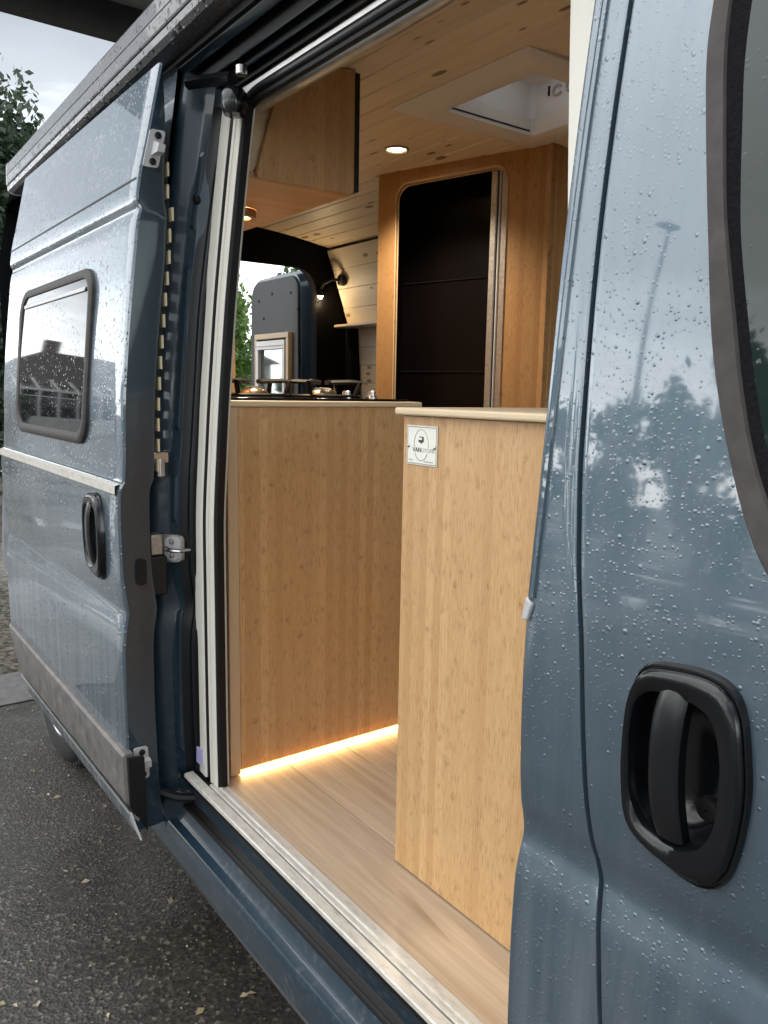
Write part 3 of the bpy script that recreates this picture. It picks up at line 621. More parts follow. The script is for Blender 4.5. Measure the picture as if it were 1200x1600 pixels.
# rear jamb: section (d = distance behind the seal line, e = depth behind the skin)
SEC = [(0, .082), (.004, .078), (.014, .066), (.018, .058), (.036, .046), (.040, .040), (.052, .020), (.058, .008), (.066, .001), (.085, 0)]
rows = []
for z in lin(.40, 2.262, 120):
    bul = .006 * math.exp(-((z - 1.0) / .08) ** 2) - .006 * math.exp(-((z - 1.93) / .05) ** 2)
    rows.append([(-1.787 - d, P(z) + e + (bul if .03 < e < .07 else 0) + .010 * max(0, (z - 1.7) / .4), z) for d, e in SEC])
jb = MB().grid(rows).build('rear_jamb', M_PAINT_IN, van, smooth=28)
# pressed panels on the jamb
def jpad(z0, z1, d0=.020, d1=.034, h=.006):
    zz = [z0, z0 + .012, z1 - .012, z1]; rows = []
    for i, z in enumerate(zz):
        o = h if 0 < i < 3 else 0
        e0 = .058 - (d0 - .018) * .66; e1 = .058 - (d1 - .018) * .66; t_ = .010 * max(0, (z - 1.7) / .4)
        rows.append([(-1.787 - d0, P(z) + e0 + t_, z), (-1.787 - d0 - .003 + o * .6, P(z) + e0 - .002 - o + t_, z), (-1.787 - d1 + .003 + o * .6, P(z) + e1 + .002 - o + t_, z), (-1.787 - d1, P(z) + e1 + t_, z)])
    return MB().grid(rows).build('jamb_pressing', M_PAINT_IN, jb, smooth=28)
jpad(1.88, 2.06); jpad(1.42, 1.80); jpad(1.20, 1.315); jpad(.62, .98)
MB().cyl((-1.812, P(1.95) + .056, 1.95), 1, .012, .012, 20).build('jamb_plug', M_BLACK, jb, bevel=.002)
# striker on the jamb
st = MB(); l = rrect(-1.848, -1.793, 1.105, 1.172, .012, 4)
st.loops([[(x, .730 + (x + 1.793) * .98 - o, z) for x, z in l] for o in (.0, .008)], cap1=True)
so = st.build('striker_plate', M_ZINC, jb, smooth=30)
l = rrect(-1.820, -1.794, 1.110, 1.168, .012, 5)
MB().loops([[(x, .723 + (x + 1.793) * .98 - o, z) for x, z in l] for o in (.0, .005)], cap1=True).build('striker_boss', M_GREYP, jb, smooth=30)
MB().tube([(-1.822, .696, 1.141), (-1.806, .688, 1.140), (-1.784, .694, 1.139), (-1.768, .708, 1.139), (-1.774, .735, 1.139)], .0052, 8).build('striker_loop', M_STEEL, jb)
for zz in (1.123, 1.156): MB().cyl((-1.807, .703, zz), 1, .0065, .008, 16).build('striker_screw', M_STEEL, jb, bevel=.001)
MB().grid([[(-1.787 - d, P(z) + e + .010 * max(0, (z - 1.7) / .4) - .0012, z) for d, e in ((-.012, .086), (.004, .078), (.014, .066), (.0175, .060))] for z in lin(.50, 2.16, 100)]).build('seal_flange', M_SEAL, van)
# seal all round the opening
def seal_path(ins, e):
    p = []
    for z in lin(.52, 1.99, 40): p.append((-1.780 + ins, P(z) + e + .010 * max(0, (z - 1.7) / .4), z))
    for i in range(1, 11):
        a = math.pi / 2 * i / 10
        z = 1.99 + math.sin(a) * (.165 - ins); x = -1.780 + ins + (1 - math.cos(a)) * .16
        p.append((x, P(z) + e + .010 * (z - 1.7) / .4, z))
    z = p[-1][2]; y = p[-1][1]
    for x in lin(-1.55, -.60, 10): p.append((x, y, z))
    return p
MB().tube(seal_path(0, .083), .0115, 10).build('door_seal', M_SEAL, van)
MB().tube(seal_path(.014, .088), .008, 8).build('inner_seal_lip', M_BLACK, van)
# header above the opening
H = [(.772, 2.268), (.769, 2.262), (.767, 2.254), (.770, 2.246), (.7845, 2.2367), (.787, 2.238), (.790, 2.285), (.803, 2.290), (.809, 2.216), (.811, 2.2134), (.815, 2.216), (.820, 2.255), (.828, 2.255), (.830, 2.204), (.832, 2.2017), (.836, 2.204), (.841, 2.225), (.850, 2.222), (.852, 2.192), (.8545, 2.1905), (.86, 2.196), (.90, 2.20)]
for i0, i1, m_, nm in ((0, 8, M_PAINT_IN, 'door_track_header'), (7, 9, M_BLACK, 'track_shade'), (8, 13, M_PAINT_IN, 'door_track_header'), (12, 14, M_BLACK, 'track_shade'), (13, 18, M_PAINT_IN, 'door_track_header'), (17, 19, M_BLACK, 'track_shade'), (18, 22, M_BLACK, 'door_track_header')):  # black groove faces stand in for the shade of a deeper track
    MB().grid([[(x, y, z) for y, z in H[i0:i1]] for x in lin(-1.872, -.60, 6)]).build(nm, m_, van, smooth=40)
MB().grid([[(x, P(2.23) + .004 + .05 * 0, 2.2665), (x, .772, 2.268)] for x in (-1.872, -.6)]).build('gutter_edge', M_PAINT, van)
# interior finishing rail along the top of the opening
rl = []
for i in range(13):
    a = math.pi * (1.02 + .96 * i / 12); rl.append((.885 + math.cos(a) * .021, 2.157 + math.sin(a) * .0235))
MB().loops([[(x, y, z) for y, z in rl + [(.908, 2.19), (.862, 2.19)]] for x in (-1.80, -1.3, -.60)], cap0=True, cap1=True).build('finishing_rail', M_ALU, van, smooth=50)
# upright trims at the rear of the opening
def TY(z): return PT(z) + .083 - .004 * max(0, (z - 1.6) / .5)
def upright(name, mat, prof, z0, z1, **k):
    MB().loops([[(x, TY(z) + dy, z) for x, dy in prof] for z in lin(z0, z1, 40)], cap0=True, cap1=True).build(name, mat, van, smooth=30, **k)
upright('upright_trim', M_CREAM, [(-1.79, .012), (-1.772, .0), (-1.730, -.002), (-1.727, .002), (-1.727, .03), (-1.79, .03)], .575, 2.165)
upright('upright_gasket', M_BLACK, [(-1.727, .002), (-1.701, .002), (-1.701, .03), (-1.727, .03)], .575, 2.16)
upright('upright_trim', M_CREAM, [(-1.701, .0), (-1.700, -.002), (-1.689, -.002), (-1.688, .001), (-1.682, .001), (-1.681, -.002), (-1.665, -.002), (-1.663, .0), (-1.663, .03), (-1.701, .03)], .575, 2.155)
upright('upright_gasket', M_BLACK, [(-1.663, .001), (-1.658, .001), (-1.655, .006), (-1.655, .022), (-1.663, .022)], .577, 2.14)
MB().box(-1.775, -1.745, .742, .757, .60, .64).build('trim_label', simple('faded_violet_label', (.36, .34, .55), .6), van, bevel=0)
# sill and threshold
SL = [(.700, .33), (.692, .385), (.6905, .418), (.694, .4245), (.708, .4285), (.712, .4305), (.716, .438), (.722, .458), (.7235, .463)]
SR = [(.7235, .463), (.7245, .470), (.728, .4745), (.730, .473), (.732, .4755), (.7345, .483), (.738, .487)]
SI = [(.738, .487), (.736, .51), (.728, .532), (.722, .540), (.718, .556), (.713, .568)]
MB().grid([[(x, y, z) for y, z in SL] for x in lin(-2.02, -.3, 10)]).build('sill', M_PAINT_IN, van, smooth=35)
MB().grid([[(x, y, z) for y, z in SR] for x in lin(-1.86, -.3, 10)]).build('sill_rubber', M_BLACK, van, smooth=35)
MB().grid([[(x, y, z) for y, z in SI] for x in lin(-1.86, -.3, 10)]).build('step_riser', M_PAINT_IN, van, smooth=30)
MB().grid([[(x, y, z) for y, z in ((.695, .33), (.80, .40), (.80, .56))] for x in (-2.02, -.3)]).build('sill_underside', M_BPLAS, van)
MB().prism([(.7105, .566), (.7105, .5735), (.713, .576), (.733, .576), (.7345, .574), (.7345, .566)], 0, -1.775, -.3).build('threshold_strip', M_SILL, van, smooth=30)
MB().prism([(.7375, .566), (.7375, .575), (.739, .577), (.744, .577), (.746, .575), (.750, .575), (.752, .578), (.757, .578), (.759, .574), (.772, .574), (.7745, .5735), (.7745, .566)], 0, -1.685, -.3).build('threshold_strip', M_SILL, van, smooth=30)
MB().box(-1.80, -.3, .712, .778, .555, .567).build('threshold_base', M_BLACK, van, bevel=0)
MB().tube([(-1.83, .715, .508), (-1.80, .735, .506)], .006, 8).tube([(-1.80, .735, .506), (-1.79, .742, .505)], .0075, 8).tube([(-1.79, .742, .505), (-1.755, .766, .5035)], .0022, 6).build('cable_end', M_STEEL, van)

# ================================================================== inside: floor, ceiling, walls
flo = bx('floor', M_BPLAS, van, -3.80, .2, .79, 2.60, .548, .560, bevel=0)
PL = {}
def plank(parent, mat, vs, fs, name='plank', bevel=.0012):
    m = MB().add(vs, fs); return m.build(name, mat, parent, bevel=bevel, seg=1, smooth=0)
QF = [(0, 2, 3, 1), (4, 5, 7, 6), (0, 1, 5, 4), (2, 6, 7, 3), (0, 4, 6, 2), (1, 3, 7, 5)]
y = .776; i = 0
while y < 2.5:
    w_ = .178; y1 = min(y + w_, 2.6); cuts = [-3.8] + list(((-3.0, -2.2, -.3), (-2.45, -1.95, -.1), (-3.3, -1.9, -.45))[i % 3]) + [.2]
    for a, b in zip(cuts[:-1], cuts[1:]):
        if a < -1.95 and y > 1.4: continue
        MB().box(a + .0006, b - .0006, y + .0009, y1 - .0009, .560, .570).build('plank', M_OAK, flo, bevel=.0012, seg=1, smooth=0)
    y += w_; i += 1
def ZC(y): return 2.337 - .139 * (y - YC) ** 2 - (0.55 * max(0, abs(y - YC) - .80) ** 2)
cei = MB().grid([[(x, y, ZC(y) + .03) for y in lin(.80, 2.58, 24)] for x in (-3.80, -2.0)] ).build('ceiling', M_BPLAS, van)
MB().grid([[(x, y, ZC(y) + .03) for y in lin(.80, 1.52, 10)] for x in (-2.0, -.1)]).grid([[(x, y, ZC(y) + .03) for y in lin(1.96, 2.58, 10)] for x in (-2.0, -.1)]).grid([[(x, y, ZC(y) + .03) for y in lin(1.52, 1.96, 6)] for x in (-2.0, -1.885)]).grid([[(x, y, ZC(y) + .03) for y in lin(1.52, 1.96, 6)] for x in (-1.45, -.1)]).build('ceiling_backing', M_BPLAS, cei)
HX0, HX1, HY0, HY1 = -1.93, -1.44, 1.51, 1.955                       # skylight opening in the planks
w_ = .092; y = .86
while y < 2.5:
    spans = [(-3.74, -.1)]
    if y + w_ > HY0 and y < HY1: spans = [(-3.74, HX0), (HX1, -.1)]
    for a, b in spans:
        ya, yb = y + .0016, y + w_ - .0016; d_ = .0
        plank(cei, M_PINE, [(x, yy, ZC(yy) + o) for o in (0, .012) for yy in (ya, yb) for x in (a, b)], QF, bevel=.0025)
    y += w_
# far wall: leaning timber boards
def YW(z): return 2.348 + (2.262 - z) * .372 if z > 1.866 else 2.535 + (1.866 - z) * .06
wal = MB().grid([[(x, YW(z) + .02, z) for x in (-3.74, -.1)] for z in (.56, 1.2, 1.866, 1.88, 2.29)]).build('far_wall', M_BPLAS, van)
MB().grid([[(x, YW(zz) - .001, zz) for x in (-3.735, -.2)] for zz in (.575, 1.0, 1.368)]).build('lower_wall_panel', M_WALLP, wal)
z = 1.37
while z < 2.26:
    z1 = min(z + .098, 2.27)
    if z < 1.866 < z1: z1 = 1.866
    yo = rng.uniform(-.0015, .0015)
    plank(wal, M_WALLP, [(x, YW(zz) + o + yo, zz) for o in (0, .012) for zz in (z + .0008, z1 - .0008) for x in (-3.735, -.2)], QF, bevel=.002)
    z = z1 + (.0 if z1 != 1.866 else .002)
near = MB().grid([[(x, PT(z) + .128, z) for x in (-3.74, -1.72)] for z in lin(1.3, 2.24, 20)]).build('wall_lining', M_BAM_D, van)
# black-lined rear door frame
XR = -3.76
ou = [(.80, .56), (.80, 2.0), (.86, 2.25), (1.2, 2.315), (YC, 2.342), (2.2, 2.31), (2.36, 2.30), (2.52, 1.87), (2.60, .56)]
opn = [(.92, .60), (.92, 2.0), (1.0, 2.12), (1.12, 2.150), (YC, 2.160), (2.20, 2.160), (2.262, 2.135), (2.295, 2.075), (2.303, 1.98), (2.303, .60)]
opn2 = [(.90, .60), (.90, 2.0), (1.0, 2.135), (1.12, 2.165), (YC, 2.175), (2.22, 2.175), (2.285, 2.15), (2.315, 2.08), (2.32, 1.98), (2.32, .60)]
cF = (1.6, 1.4); ou = [(a + (.06 if a > 2 else -.0), b + (.06 if b > 2.2 else 0)) for a, b in ou]
po, pi_ = polar(ou, cF, 180, 0), polar(opn, cF, 180, 1)
MB().loops([[(XR, a, b) for a, b in po], [(XR, a, b) for a, b in pi_], [(XR - .02, a, b) for a, b in shrink(pi_, cF, 1.0)], [(XR - .085, a, b) for a, b in shrink(pi_, cF, 1.02)], [(XR - .085, a, b) for a, b in shrink(po, cF, 1.06)]]).build('rear_door_frame', M_CARPET, van, smooth=30)
MB().box(-3.80, -3.70, 2.49, 2.58, 1.0, 1.864).build('carpet_return', M_CARPET, van, bevel=.01)
# rear barn doors, both swung back through ninety degrees
def barn(sgn, y, lab):
    f = lambda yy: yy
    rd = MB(); x0, x1 = (-4.765, -4.105) if sgn > 0 else (-4.66, -3.93)
    l = rrect(x0, x1, .56, 2.205, .10, 8)
    l = [(xx + (.045 * max(0, (zz - 1.9) / .3) if xx < (x0 + x1) / 2 else -.03 * max(0, (zz - 1.9) / .3)), zz) for xx, zz in l]
    s_ = 1 if sgn > 0 else -1
    lean = lambda zz: .10 * max(0, (zz - 1.3)) / .9 * s_ * (1 if s_ < 0 else 0)
    rows = [[(xx, y - lean(zz), zz) for xx, zz in l], [(xx, y + s_ * .006 - lean(zz), zz) for xx, zz in shrink(l, ((x0 + x1) / 2, 1.38), 1.0 if sgn > 0 else 1.02)], [(xx, y + s_ * .055 - lean(zz), zz) for xx, zz in shrink(l, ((x0 + x1) / 2, 1.38), 1.012 if sgn > 0 else 1.055)], [(xx, y + s_ * .075 - lean(zz), zz) for xx, zz in shrink(l, ((x0 + x1) / 2, 1.38), 1.03)]]
    return rd.loops(rows, cap0=True, cap1=True)
rd = barn(1, 2.42, '').build('rear_door', M_PAINT_IN, van, smooth=40, label='far rear door, standing open, with a charcoal lining and a framed window')
l = rrect(-4.755, -4.120, .60, 2.19, .085, 8)
l = [(xx + (.04 * max(0, (zz - 1.9) / .3) if xx < -4.4 else -.03 * max(0, (zz - 1.9) / .3)), zz) for xx, zz in l]
cD = (-4.405, 1.4)
MB().loops([[(xx, 2.419, zz) for xx, zz in l], [(xx, 2.407, zz) for xx, zz in shrink(l, cD, .995)], [(xx, 2.405, zz) for xx, zz in shrink(l, cD, .985)]], cap1=True).build('lining_panel', M_DARKP, rd, smooth=30)
for xx, zz in ((-4.62, 2.10), (-4.45, 2.13), (-4.22, 2.12), (-4.14, 2.02), (-4.56, 1.99), (-4.50, 1.765), (-4.30, 1.77), (-4.13, 1.72), (-4.67, 1.8)):
    MB().cyl((xx, 2.404, zz - .03), 1, .009, .006, 12).build('panel_stud', M_BLACK, rd)
f = MB()
for a in ((-4.63, -4.20, 1.83, 1.862), (-4.63, -4.60, 1.18, 1.83), (-4.23, -4.20, 1.18, 1.83), (-4.63, -4.20, 1.15, 1.18)): f.box(a[0], a[1], 2.375, 2.405, a[2], a[3])
f.build('window_surround', M_PLY, rd, bevel=.003)
f = MB()
for a in ((-4.595, -4.235, 1.765, 1.818), (-4.595, -4.57, 1.19, 1.765), (-4.262, -4.235, 1.19, 1.765)): f.box(a[0], a[1], 2.368, 2.392, a[2], a[3])
f.box(-4.585, -4.245, 2.362, 2.369, 1.785, 1.790)
f.build('blind_cassette', M_WHITE, rd, bevel=.004)
bx('window_pane', M_RGL, rd, -4.57, -4.262, 2.392, 2.398, 1.19, 1.765, bevel=0)
MB().box(-4.07, -3.86, 2.47, 2.50, 1.60, 1.70).build('hinge', M_BLACK, rd, bevel=.01)
rd2 = barn(-1, .93, '').build('rear_door', M_PAINT, van, smooth=40, label='near rear door, standing open, its wet painted outer face outwards')
MB().box(-4.655, -3.935, .8545 - .006, .8545 + .002, 1.238, 1.243).build('belt_joint', M_BLACK, rd2, bevel=0)

# ================================================================== roof awning
aw = thing('awning', (-3.35, .72, 2.24), 'long grey awning cassette, wet with rain, fixed beside the van roof', 'awning')
def AZ(x): return 2.2275 + (x + 3.35) * .0205
sec = [(.755, .0), (.730, -.003), (.712, .0), (.7005, .009), (.6985, .0235), (.7040, .0245), (.7040, .0275), (.6985, .0285), (.6965, .0320), (.6965, .060), (.6985, .0612), (.6985, .0625), (.6965, .0637), (.6985, .098), (.703, .106), (.722, .112), (.745, .112), (.755, .108)]
MB().loops([[(x, yy, AZ(x) + zz) for yy, zz in sec] for x in lin(-3.33, .6, 14)], cap0=True, cap1=True).build('cassette', M_AWN, aw, smooth=18)
MB().loops([[(x, yy, AZ(x) + zz) for yy, zz in [((a - .728) * k + .728, (b - .052) * k + .052) for a, b in sec]] for x, k in ((-3.352, .94), (-3.348, 1.02), (-3.329, 1.02))], cap0=True, cap1=True).build('end_cap', M_GREYP, aw, smooth=40)
MB().grid([[(x, .6978, AZ(x) + .0785), (x, .6978, AZ(x) + .0805)] for x in lin(-3.32, .6, 10)]).build('lid_joint', M_BLACK, aw)
MB().box(-3.33, .6, .753, .757, 2.245, 2.3).xrot(Matrix.Identity(4)).build('back_plate', M_BLACK, aw, bevel=0)
for x in (-2.75, -.2): MB().prism([(.75, AZ(x) + .03), (.80, AZ(x) + .055), (.87, 2.335), (.86, 2.36), (.75, AZ(x) + .09)], 0, x - .04, x + .04).build('bracket', M_BLACK, aw, smooth=0)

# ================================================================== kitchen
kit = thing('kitchen_unit', (-1.70, .80, .57), 'bamboo kitchen block with a gas hob behind the door pillar, lit underneath', 'kitchen unit')
bx('end_panel', M_BAM_Y, kit, -1.716, -1.70, .8285, 1.356, .5825, 1.4795, bevel=.0015)
bx('edge_board', M_PLYV, kit, -1.718, -1.699, .8005, .828, .572, 1.4795, bevel=.002)
bx('countertop', M_PLY, kit, -2.88, -1.690, .795, 1.372, 1.480, 1.4945, bevel=.004)
bx('front_panel', M_BAM_X, kit, -2.86, -1.718, 1.338, 1.354, .60, 1.479)
bx('back_panel', M_BPLAS, kit, -2.86, -1.718, .802, .812, .572, 1.479)
bx('led_strip', M_LED, kit, -1.728, -1.710, .832, 1.352, .578, .5815, bevel=0)
bx('plinth', M_BAM_Y, kit, -2.85, -1.745, .83, 1.32, .571, .582)
hob = thing('gas_hob', (-1.98, 1.10, 1.495), 'black glass gas hob with two burners on the bamboo countertop', 'hob')
bx('glass_plate', M_BLKGL, hob, -2.42, -1.715, .815, 1.345, 1.4949, 1.5015, bevel=.002)
for bxx, byy in ((-2.10, 1.075), (-1.98, 1.235)):
    MB().lathe((bxx, byy, 1.502), 2, [(.050, 0), (.050, .006), (.040, .008), (.038, .016), (.034, .019), (.030, .016), (.028, .020), (.001, .022)], 32).build('burner', M_BRASS, hob)
    MB().lathe((bxx, byy, 1.522), 2, [(.001, 0), (.026, 0), (.027, .004), (.020, .007), (.001, .008)], 28).build('burner_cap', M_STEEL, hob)
    sp_ = MB()
    for a in range(4):
        an = math.radians(a * 90 + 37); ux, uy = math.cos(an), math.sin(an)
        sp_.tube([(bxx + ux * .098, byy + uy * .098, 1.504), (bxx + ux * .112, byy + uy * .112, 1.545), (bxx + ux * .085, byy + uy * .085, 1.546), (bxx + ux * .028, byy + uy * .028, 1.544)], .0075, 6)
    for r_, zz in ((.100, 1.506),):
        sp_.tube([(bxx + math.cos(t_) * r_ * (1 + .1 * math.cos(4 * (t_ - .64))), byy + math.sin(t_) * r_ * (1 + .1 * math.cos(4 * (t_ - .64))), zz) for t_ in lin(0, 2 * math.pi, 33)], .0045, 6)
    sp_.build('pan_support', M_IRON, hob)
for kx, ky in ((-1.896, 1.262), (-1.853, 1.318)):
    MB().lathe((kx, ky, 1.5015), 2, [(.016, 0), (.016, .004), (.0125, .006), (.0115, .018), (.009, .020), (.001, .020)], 24).build('control_knob', M_STEEL, hob)

# ================================================================== overhead locker
lok = thing('overhead_locker', (-1.72, 1.0, 2.0), 'bamboo overhead locker fixed under the ceiling above the kitchen', 'locker')
def rr4(pts, r, k=5):
    o = []
    for i, p in enumerate(pts):
        a, b, c = Vector(pts[i - 1]), Vector(p), Vector(pts[(i + 1) % len(pts)])
        u, v_ = (a - b).normalized(), (c - b).normalized()
        p0, p1 = b + u * r[i], b + v_ * r[i]
        o += [tuple((1 - t_) ** 2 * p0 + 2 * t_ * (1 - t_) * b + t_ * t_ * p1) for t_ in lin(0, 1, k)] if r[i] else [tuple(b)]
    return o
ep = rr4([(.888, 2.0), (1.160, 2.003), (1.160, 2.296), (1.0, 2.268), (.955, 2.235)], [.018, .014, 0, 0, 0])
MB().prism(ep, 0, -1.736, -1.72).build('end_panel', M_BAM_DY, lok, bevel=.0015)
ep2 = [(y_ + .002 if y_ < 1.1 else y_, z_) for y_, z_ in ep]
MB().loops([[(x, y_, z_) for y_, z_ in ((.835, 2.002), (.885, 2.006), (.935, 2.10), (.975, 2.236), (.905, 2.236), (.855, 2.10))] for x in (-1.775, -1.738)], cap0=True, cap1=True).build('back_batten', M_PLY, lok, smooth=0)
bx('underside', M_BAM_X, lok, -2.95, -1.736, .86, 1.158, 2.003, 2.017)
bx('front_door', M_BLACK, lok, -2.95, -1.722, 1.1605, 1.1765, 2.012, 2.29)
pk = thing('puck_light', (-2.0, .965, 1.985), 'small round lamp in a wooden ring under the overhead locker', 'light', 'small round lamps lit warm white')
MB().lathe((-2.06, 1.015, 2.002), 2, [(.044, 0), (.044, -.020), (.030, -.021), (.028, -.014)], 32).build('wooden_ring', M_BAM_D, pk)
MB().lathe((-2.06, 1.015, 1.986), 2, [(.028, 0), (.012, -.002), (.001, -.002)], 24).build('lens', M_LAMP, pk)

# ================================================================== low unit beside the door
low = thing('storage_unit', (-1.187, .92, .57), 'pale bamboo cupboard with a thick ply top at the doorway', 'cupboard')
bx('side_panel', M_BAM_X, low, -1.187, -.25, .92, .936, .574, 1.4775, bevel=.0012)
bx('end_panel', M_BAM_Y, low, -1.185, -1.17, .936, 1.30, .574, 1.4775)
bx('countertop', M_PLY, low, -1.1965, -.24, .9035, 1.32, 1.4785, 1.4925, bevel=.0045, seg=3)
pla = thing('maker_plate', (-1.14, .919, 1.44), 'small cream engraved plate screwed to the top corner of the pale cupboard', 'plate')
px0, px1, pz0, pz1 = -1.174, -1.0862, 1.388, 1.4605
bx('plate', M_PLATE, pla, px0, px1, .9178, .9198, pz0, pz1, bevel=.0006)
b_ = MB(); t0 = .0012
for a in ((px0 + .002, px1 - .002, pz1 - .0035, pz1 - .002), (px0 + .002, px1 - .002, pz0 + .002, pz0 + .0035), (px0 + .002, px0 + .0032, pz0 + .0035, pz1 - .0035), (px1 - .0032, px1 - .002, pz0 + .0035, pz1 - .0035)):
    b_.box(a[0], a[1], .9174, .9177, a[2], a[3])
b_.build('border_line', M_INKM, pla, smooth=0)
ce = (px0 + .0425, pz0 + .037)
b_ = MB()
arc = lambda a0, a1: [(ce[0] + math.cos(math.radians(a)) * .0205, .9175, ce[1] + math.sin(math.radians(a)) * .0285) for a in lin(a0, a1, 40)]
b_.tube(arc(-8, 188), .00045, 5).tube(arc(212, 328), .0006, 5); b_.build('oval_line', M_INKM, pla)
b_ = MB(); vx_, vz_ = ce[0] - .0005, ce[1] + .0085                   # the little van in the oval
b_.box(vx_ - .007, vx_ + .0075, .9172, .9176, vz_ - .003, vz_ + .001); b_.box(vx_ + .0035, vx_ + .0075, .9172, .9176, vz_ + .001, vz_ + .007)
b_.box(vx_ - .005, vx_ + .0035, .9172, .9176, vz_ + .0055, vz_ + .007); b_.box(vx_ - .0015, vx_ + .003, .9172, .9176, vz_ - .0055, vz_ - .003)
b_.build('van_emblem', M_INK, pla, smooth=0)
def text(body, x, z, size, mat, name, parent, bold=0):
    cu = bpy.data.curves.new(name, 'FONT'); cu.body = body; cu.size = size; cu.extrude = .0002; cu.align_x = 'LEFT'; cu.offset = bold
    tmp = bpy.data.objects.new(name, cu); COL.objects.link(tmp); bpy.context.view_layer.update()
    me = bpy.data.meshes.new_from_object(tmp.evaluated_get(bpy.context.evaluated_depsgraph_get())); bpy.data.objects.remove(tmp)
    me.materials.clear(); me.materials.append(mat)
    o = bpy.data.objects.new(name, me); COL.objects.link(o); o.parent = parent; o.rotation_euler = (math.pi / 2, 0, 0)
    o.location = Vector((x, .9174, z)) - WL[parent.name]; WL[o.name] = WL[parent.name]
text('VAN', ce[0] - .0245, ce[1] - .013, .0125, M_INK, 'lettering', pla)
text('OTOPIE', ce[0] - .0005, ce[1] - .013, .0115, M_INKL, 'pale_lettering', pla, -.0002)
b_ = MB(); 
for x0, n_, zz in ((px0 + .0065, 5, pz0 + .0075), (px0 + .052, 10, pz0 + .0062)):
    for i in range(n_): b_.box(x0 + i * .0026, x0 + i * .0026 + .0019, .9174, .9177, zz, zz + (.0022 if i % 3 else .0028))
b_.build('small_print', M_INKL, pla, smooth=0)
for xx, zz in ((px0 + .0065, pz0 + .034), (px1 - .0065, pz0 + .034)):
    MB().lathe((xx, .9178, zz), 1, [(.0034, 0), (.003, -.0018), (.0015, -.0026), (.0001, -.0026)], 14).build('screw', M_STEEL, pla)

# ================================================================== shower cubicle (angled panel with a dark opening)
ang = math.atan2(.18, .70)
sh = thing('shower_cubicle', (-2.573, 1.849, .57), 'tall amber bamboo partition with a rounded dark doorway, right of the timber wall', 'partition')
cs, sn = math.cos(ang), math.sin(ang)
def SH(s_, d_, z): return (-2.573 + cs * s_ - sn * d_, 1.849 + sn * s_ + cs * d_, z)
L_ = .7228
inn = rrect(.088, .566, .62, 2.278, .055, 8)
ouL = [(L_, 2.336), (0, 2.336), (0, .572), (L_, .572)]
cS = (.34, 1.45); pi_ = inn; oq = rrect(0, L_, .572, 2.345, .001, 8)
MB().loops([[SH(a, .016, b) for a, b in oq], [SH(a, 0, b) for a, b in oq], [SH(a, 0, b) for a, b in pi_], [SH(a, .016, b) for a, b in pi_]]).build('front_panel', M_BAM_D, sh, smooth=30)
MB().loops([[SH(a, -.0025, b) for a, b in shrink(pi_, cS, 1.012)], [SH(a, -.004, b) for a, b in shrink(pi_, cS, 1.006)], [SH(a, .014, b) for a, b in shrink(pi_, cS, .998)]]).build('opening_edging', M_PLYV, sh, smooth=40)
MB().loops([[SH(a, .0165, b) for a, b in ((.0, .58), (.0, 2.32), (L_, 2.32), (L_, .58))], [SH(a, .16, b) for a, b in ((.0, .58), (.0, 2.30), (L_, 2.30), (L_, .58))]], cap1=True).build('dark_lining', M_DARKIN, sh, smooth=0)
for s0, s1, d0, m_ in ((.488, .513, .022, M_ZINC), (.513, .521, .026, M_BLACK), (.521, .530, .020, M_GREYP), (.530, .566, .024, M_ZINC)):
    MB().loops([[SH(a, d_, z) for a, d_ in ((s0, d0), (s0 + .003, d0 - .003), (s1 - .003, d0 - .003), (s1, d0), (s1, d0 + .02), (s0, d0 + .02))] for z in (.60, 2.30)], cap0=True, cap1=True).build('tambour_profile', m_, sh, smooth=20)
for z in (1.605, 1.95):
    MB().loops([[SH(a, .155, z + (a - .1) * .0), SH(a, .165, z)] + [SH(a, .165, z - .003), SH(a, .155, z - .003)] for a in (.0, .52)], cap0=True, cap1=True).build('lining_joint', M_CARPET, sh, smooth=0)
MB().loops([[(-1.872 + dx, 2.030 + dy, z) for dx, dy in ((-.012, -.006), (.012, -.008), (.014, .012), (-.010, .014))] for z in (.572, 2.34)], cap0=True, cap1=True).build('corner_post', M_BAM_D, sh, smooth=20)
bx('side_panel', M_BAM_DY, sh, -1.872, -1.856, 2.042, 2.58, .572, 2.32)

# ================================================================== skylight
skl = thing('roof_vent', (-1.69, 1.73, 2.33), 'white square roof vent with a timber surround in the ceiling, nearer of the two', 'skylight')
fr = MB()
def frame(x0, x1, y0, y1, i0, i1, j0, j1, z0, z1, mb):
    mb.loops([[(a, b, z_) for a, b in l] for l, z_ in ((rrect(x0, x1, y0, y1, .004, 2), z1), (rrect(x0, x1, y0, y1, .004, 2), z0 + .008), (rrect(x0 + .01, x1 - .01, y0 + .01, y1 - .01, .012, 2), z0), (rrect(i0 - .012, i1 + .012, j0 - .012, j1 + .012, .02, 2), z0 - .004), (rrect(i0, i1, j0, j1, .015, 2), z0 + .004), (rrect(i0, i1, j0, j1, .015, 2), z1))])
    return mb
frame(-1.955, -1.42, 1.445, 2.02, -1.862, -1.505, 1.565, 1.925, 2.318, 2.37, fr)
fr.build('timber_surround', wood('vent_surround_timber', (.78, .73, .66), (.73, .68, .60), (.3, .2, .1), knots=False), skl, smooth=40)
MB().loops([[(a, b, z_) for a, b in rrect(x0, x1, y0, y1, .03, 5)] for x0, x1, y0, y1, z_ in ((-1.868, -1.50, 1.560, 1.932, 2.333), (-1.866, -1.502, 1.562, 1.930, 2.345), (-1.866, -1.502, 1.562, 1.930, 2.47), (-1.850, -1.518, 1.578, 1.914, 2.485), (-1.80, -1.568, 1.628, 1.864, 2.49))]).build('white_liner', M_WHITE, skl, smooth=40)
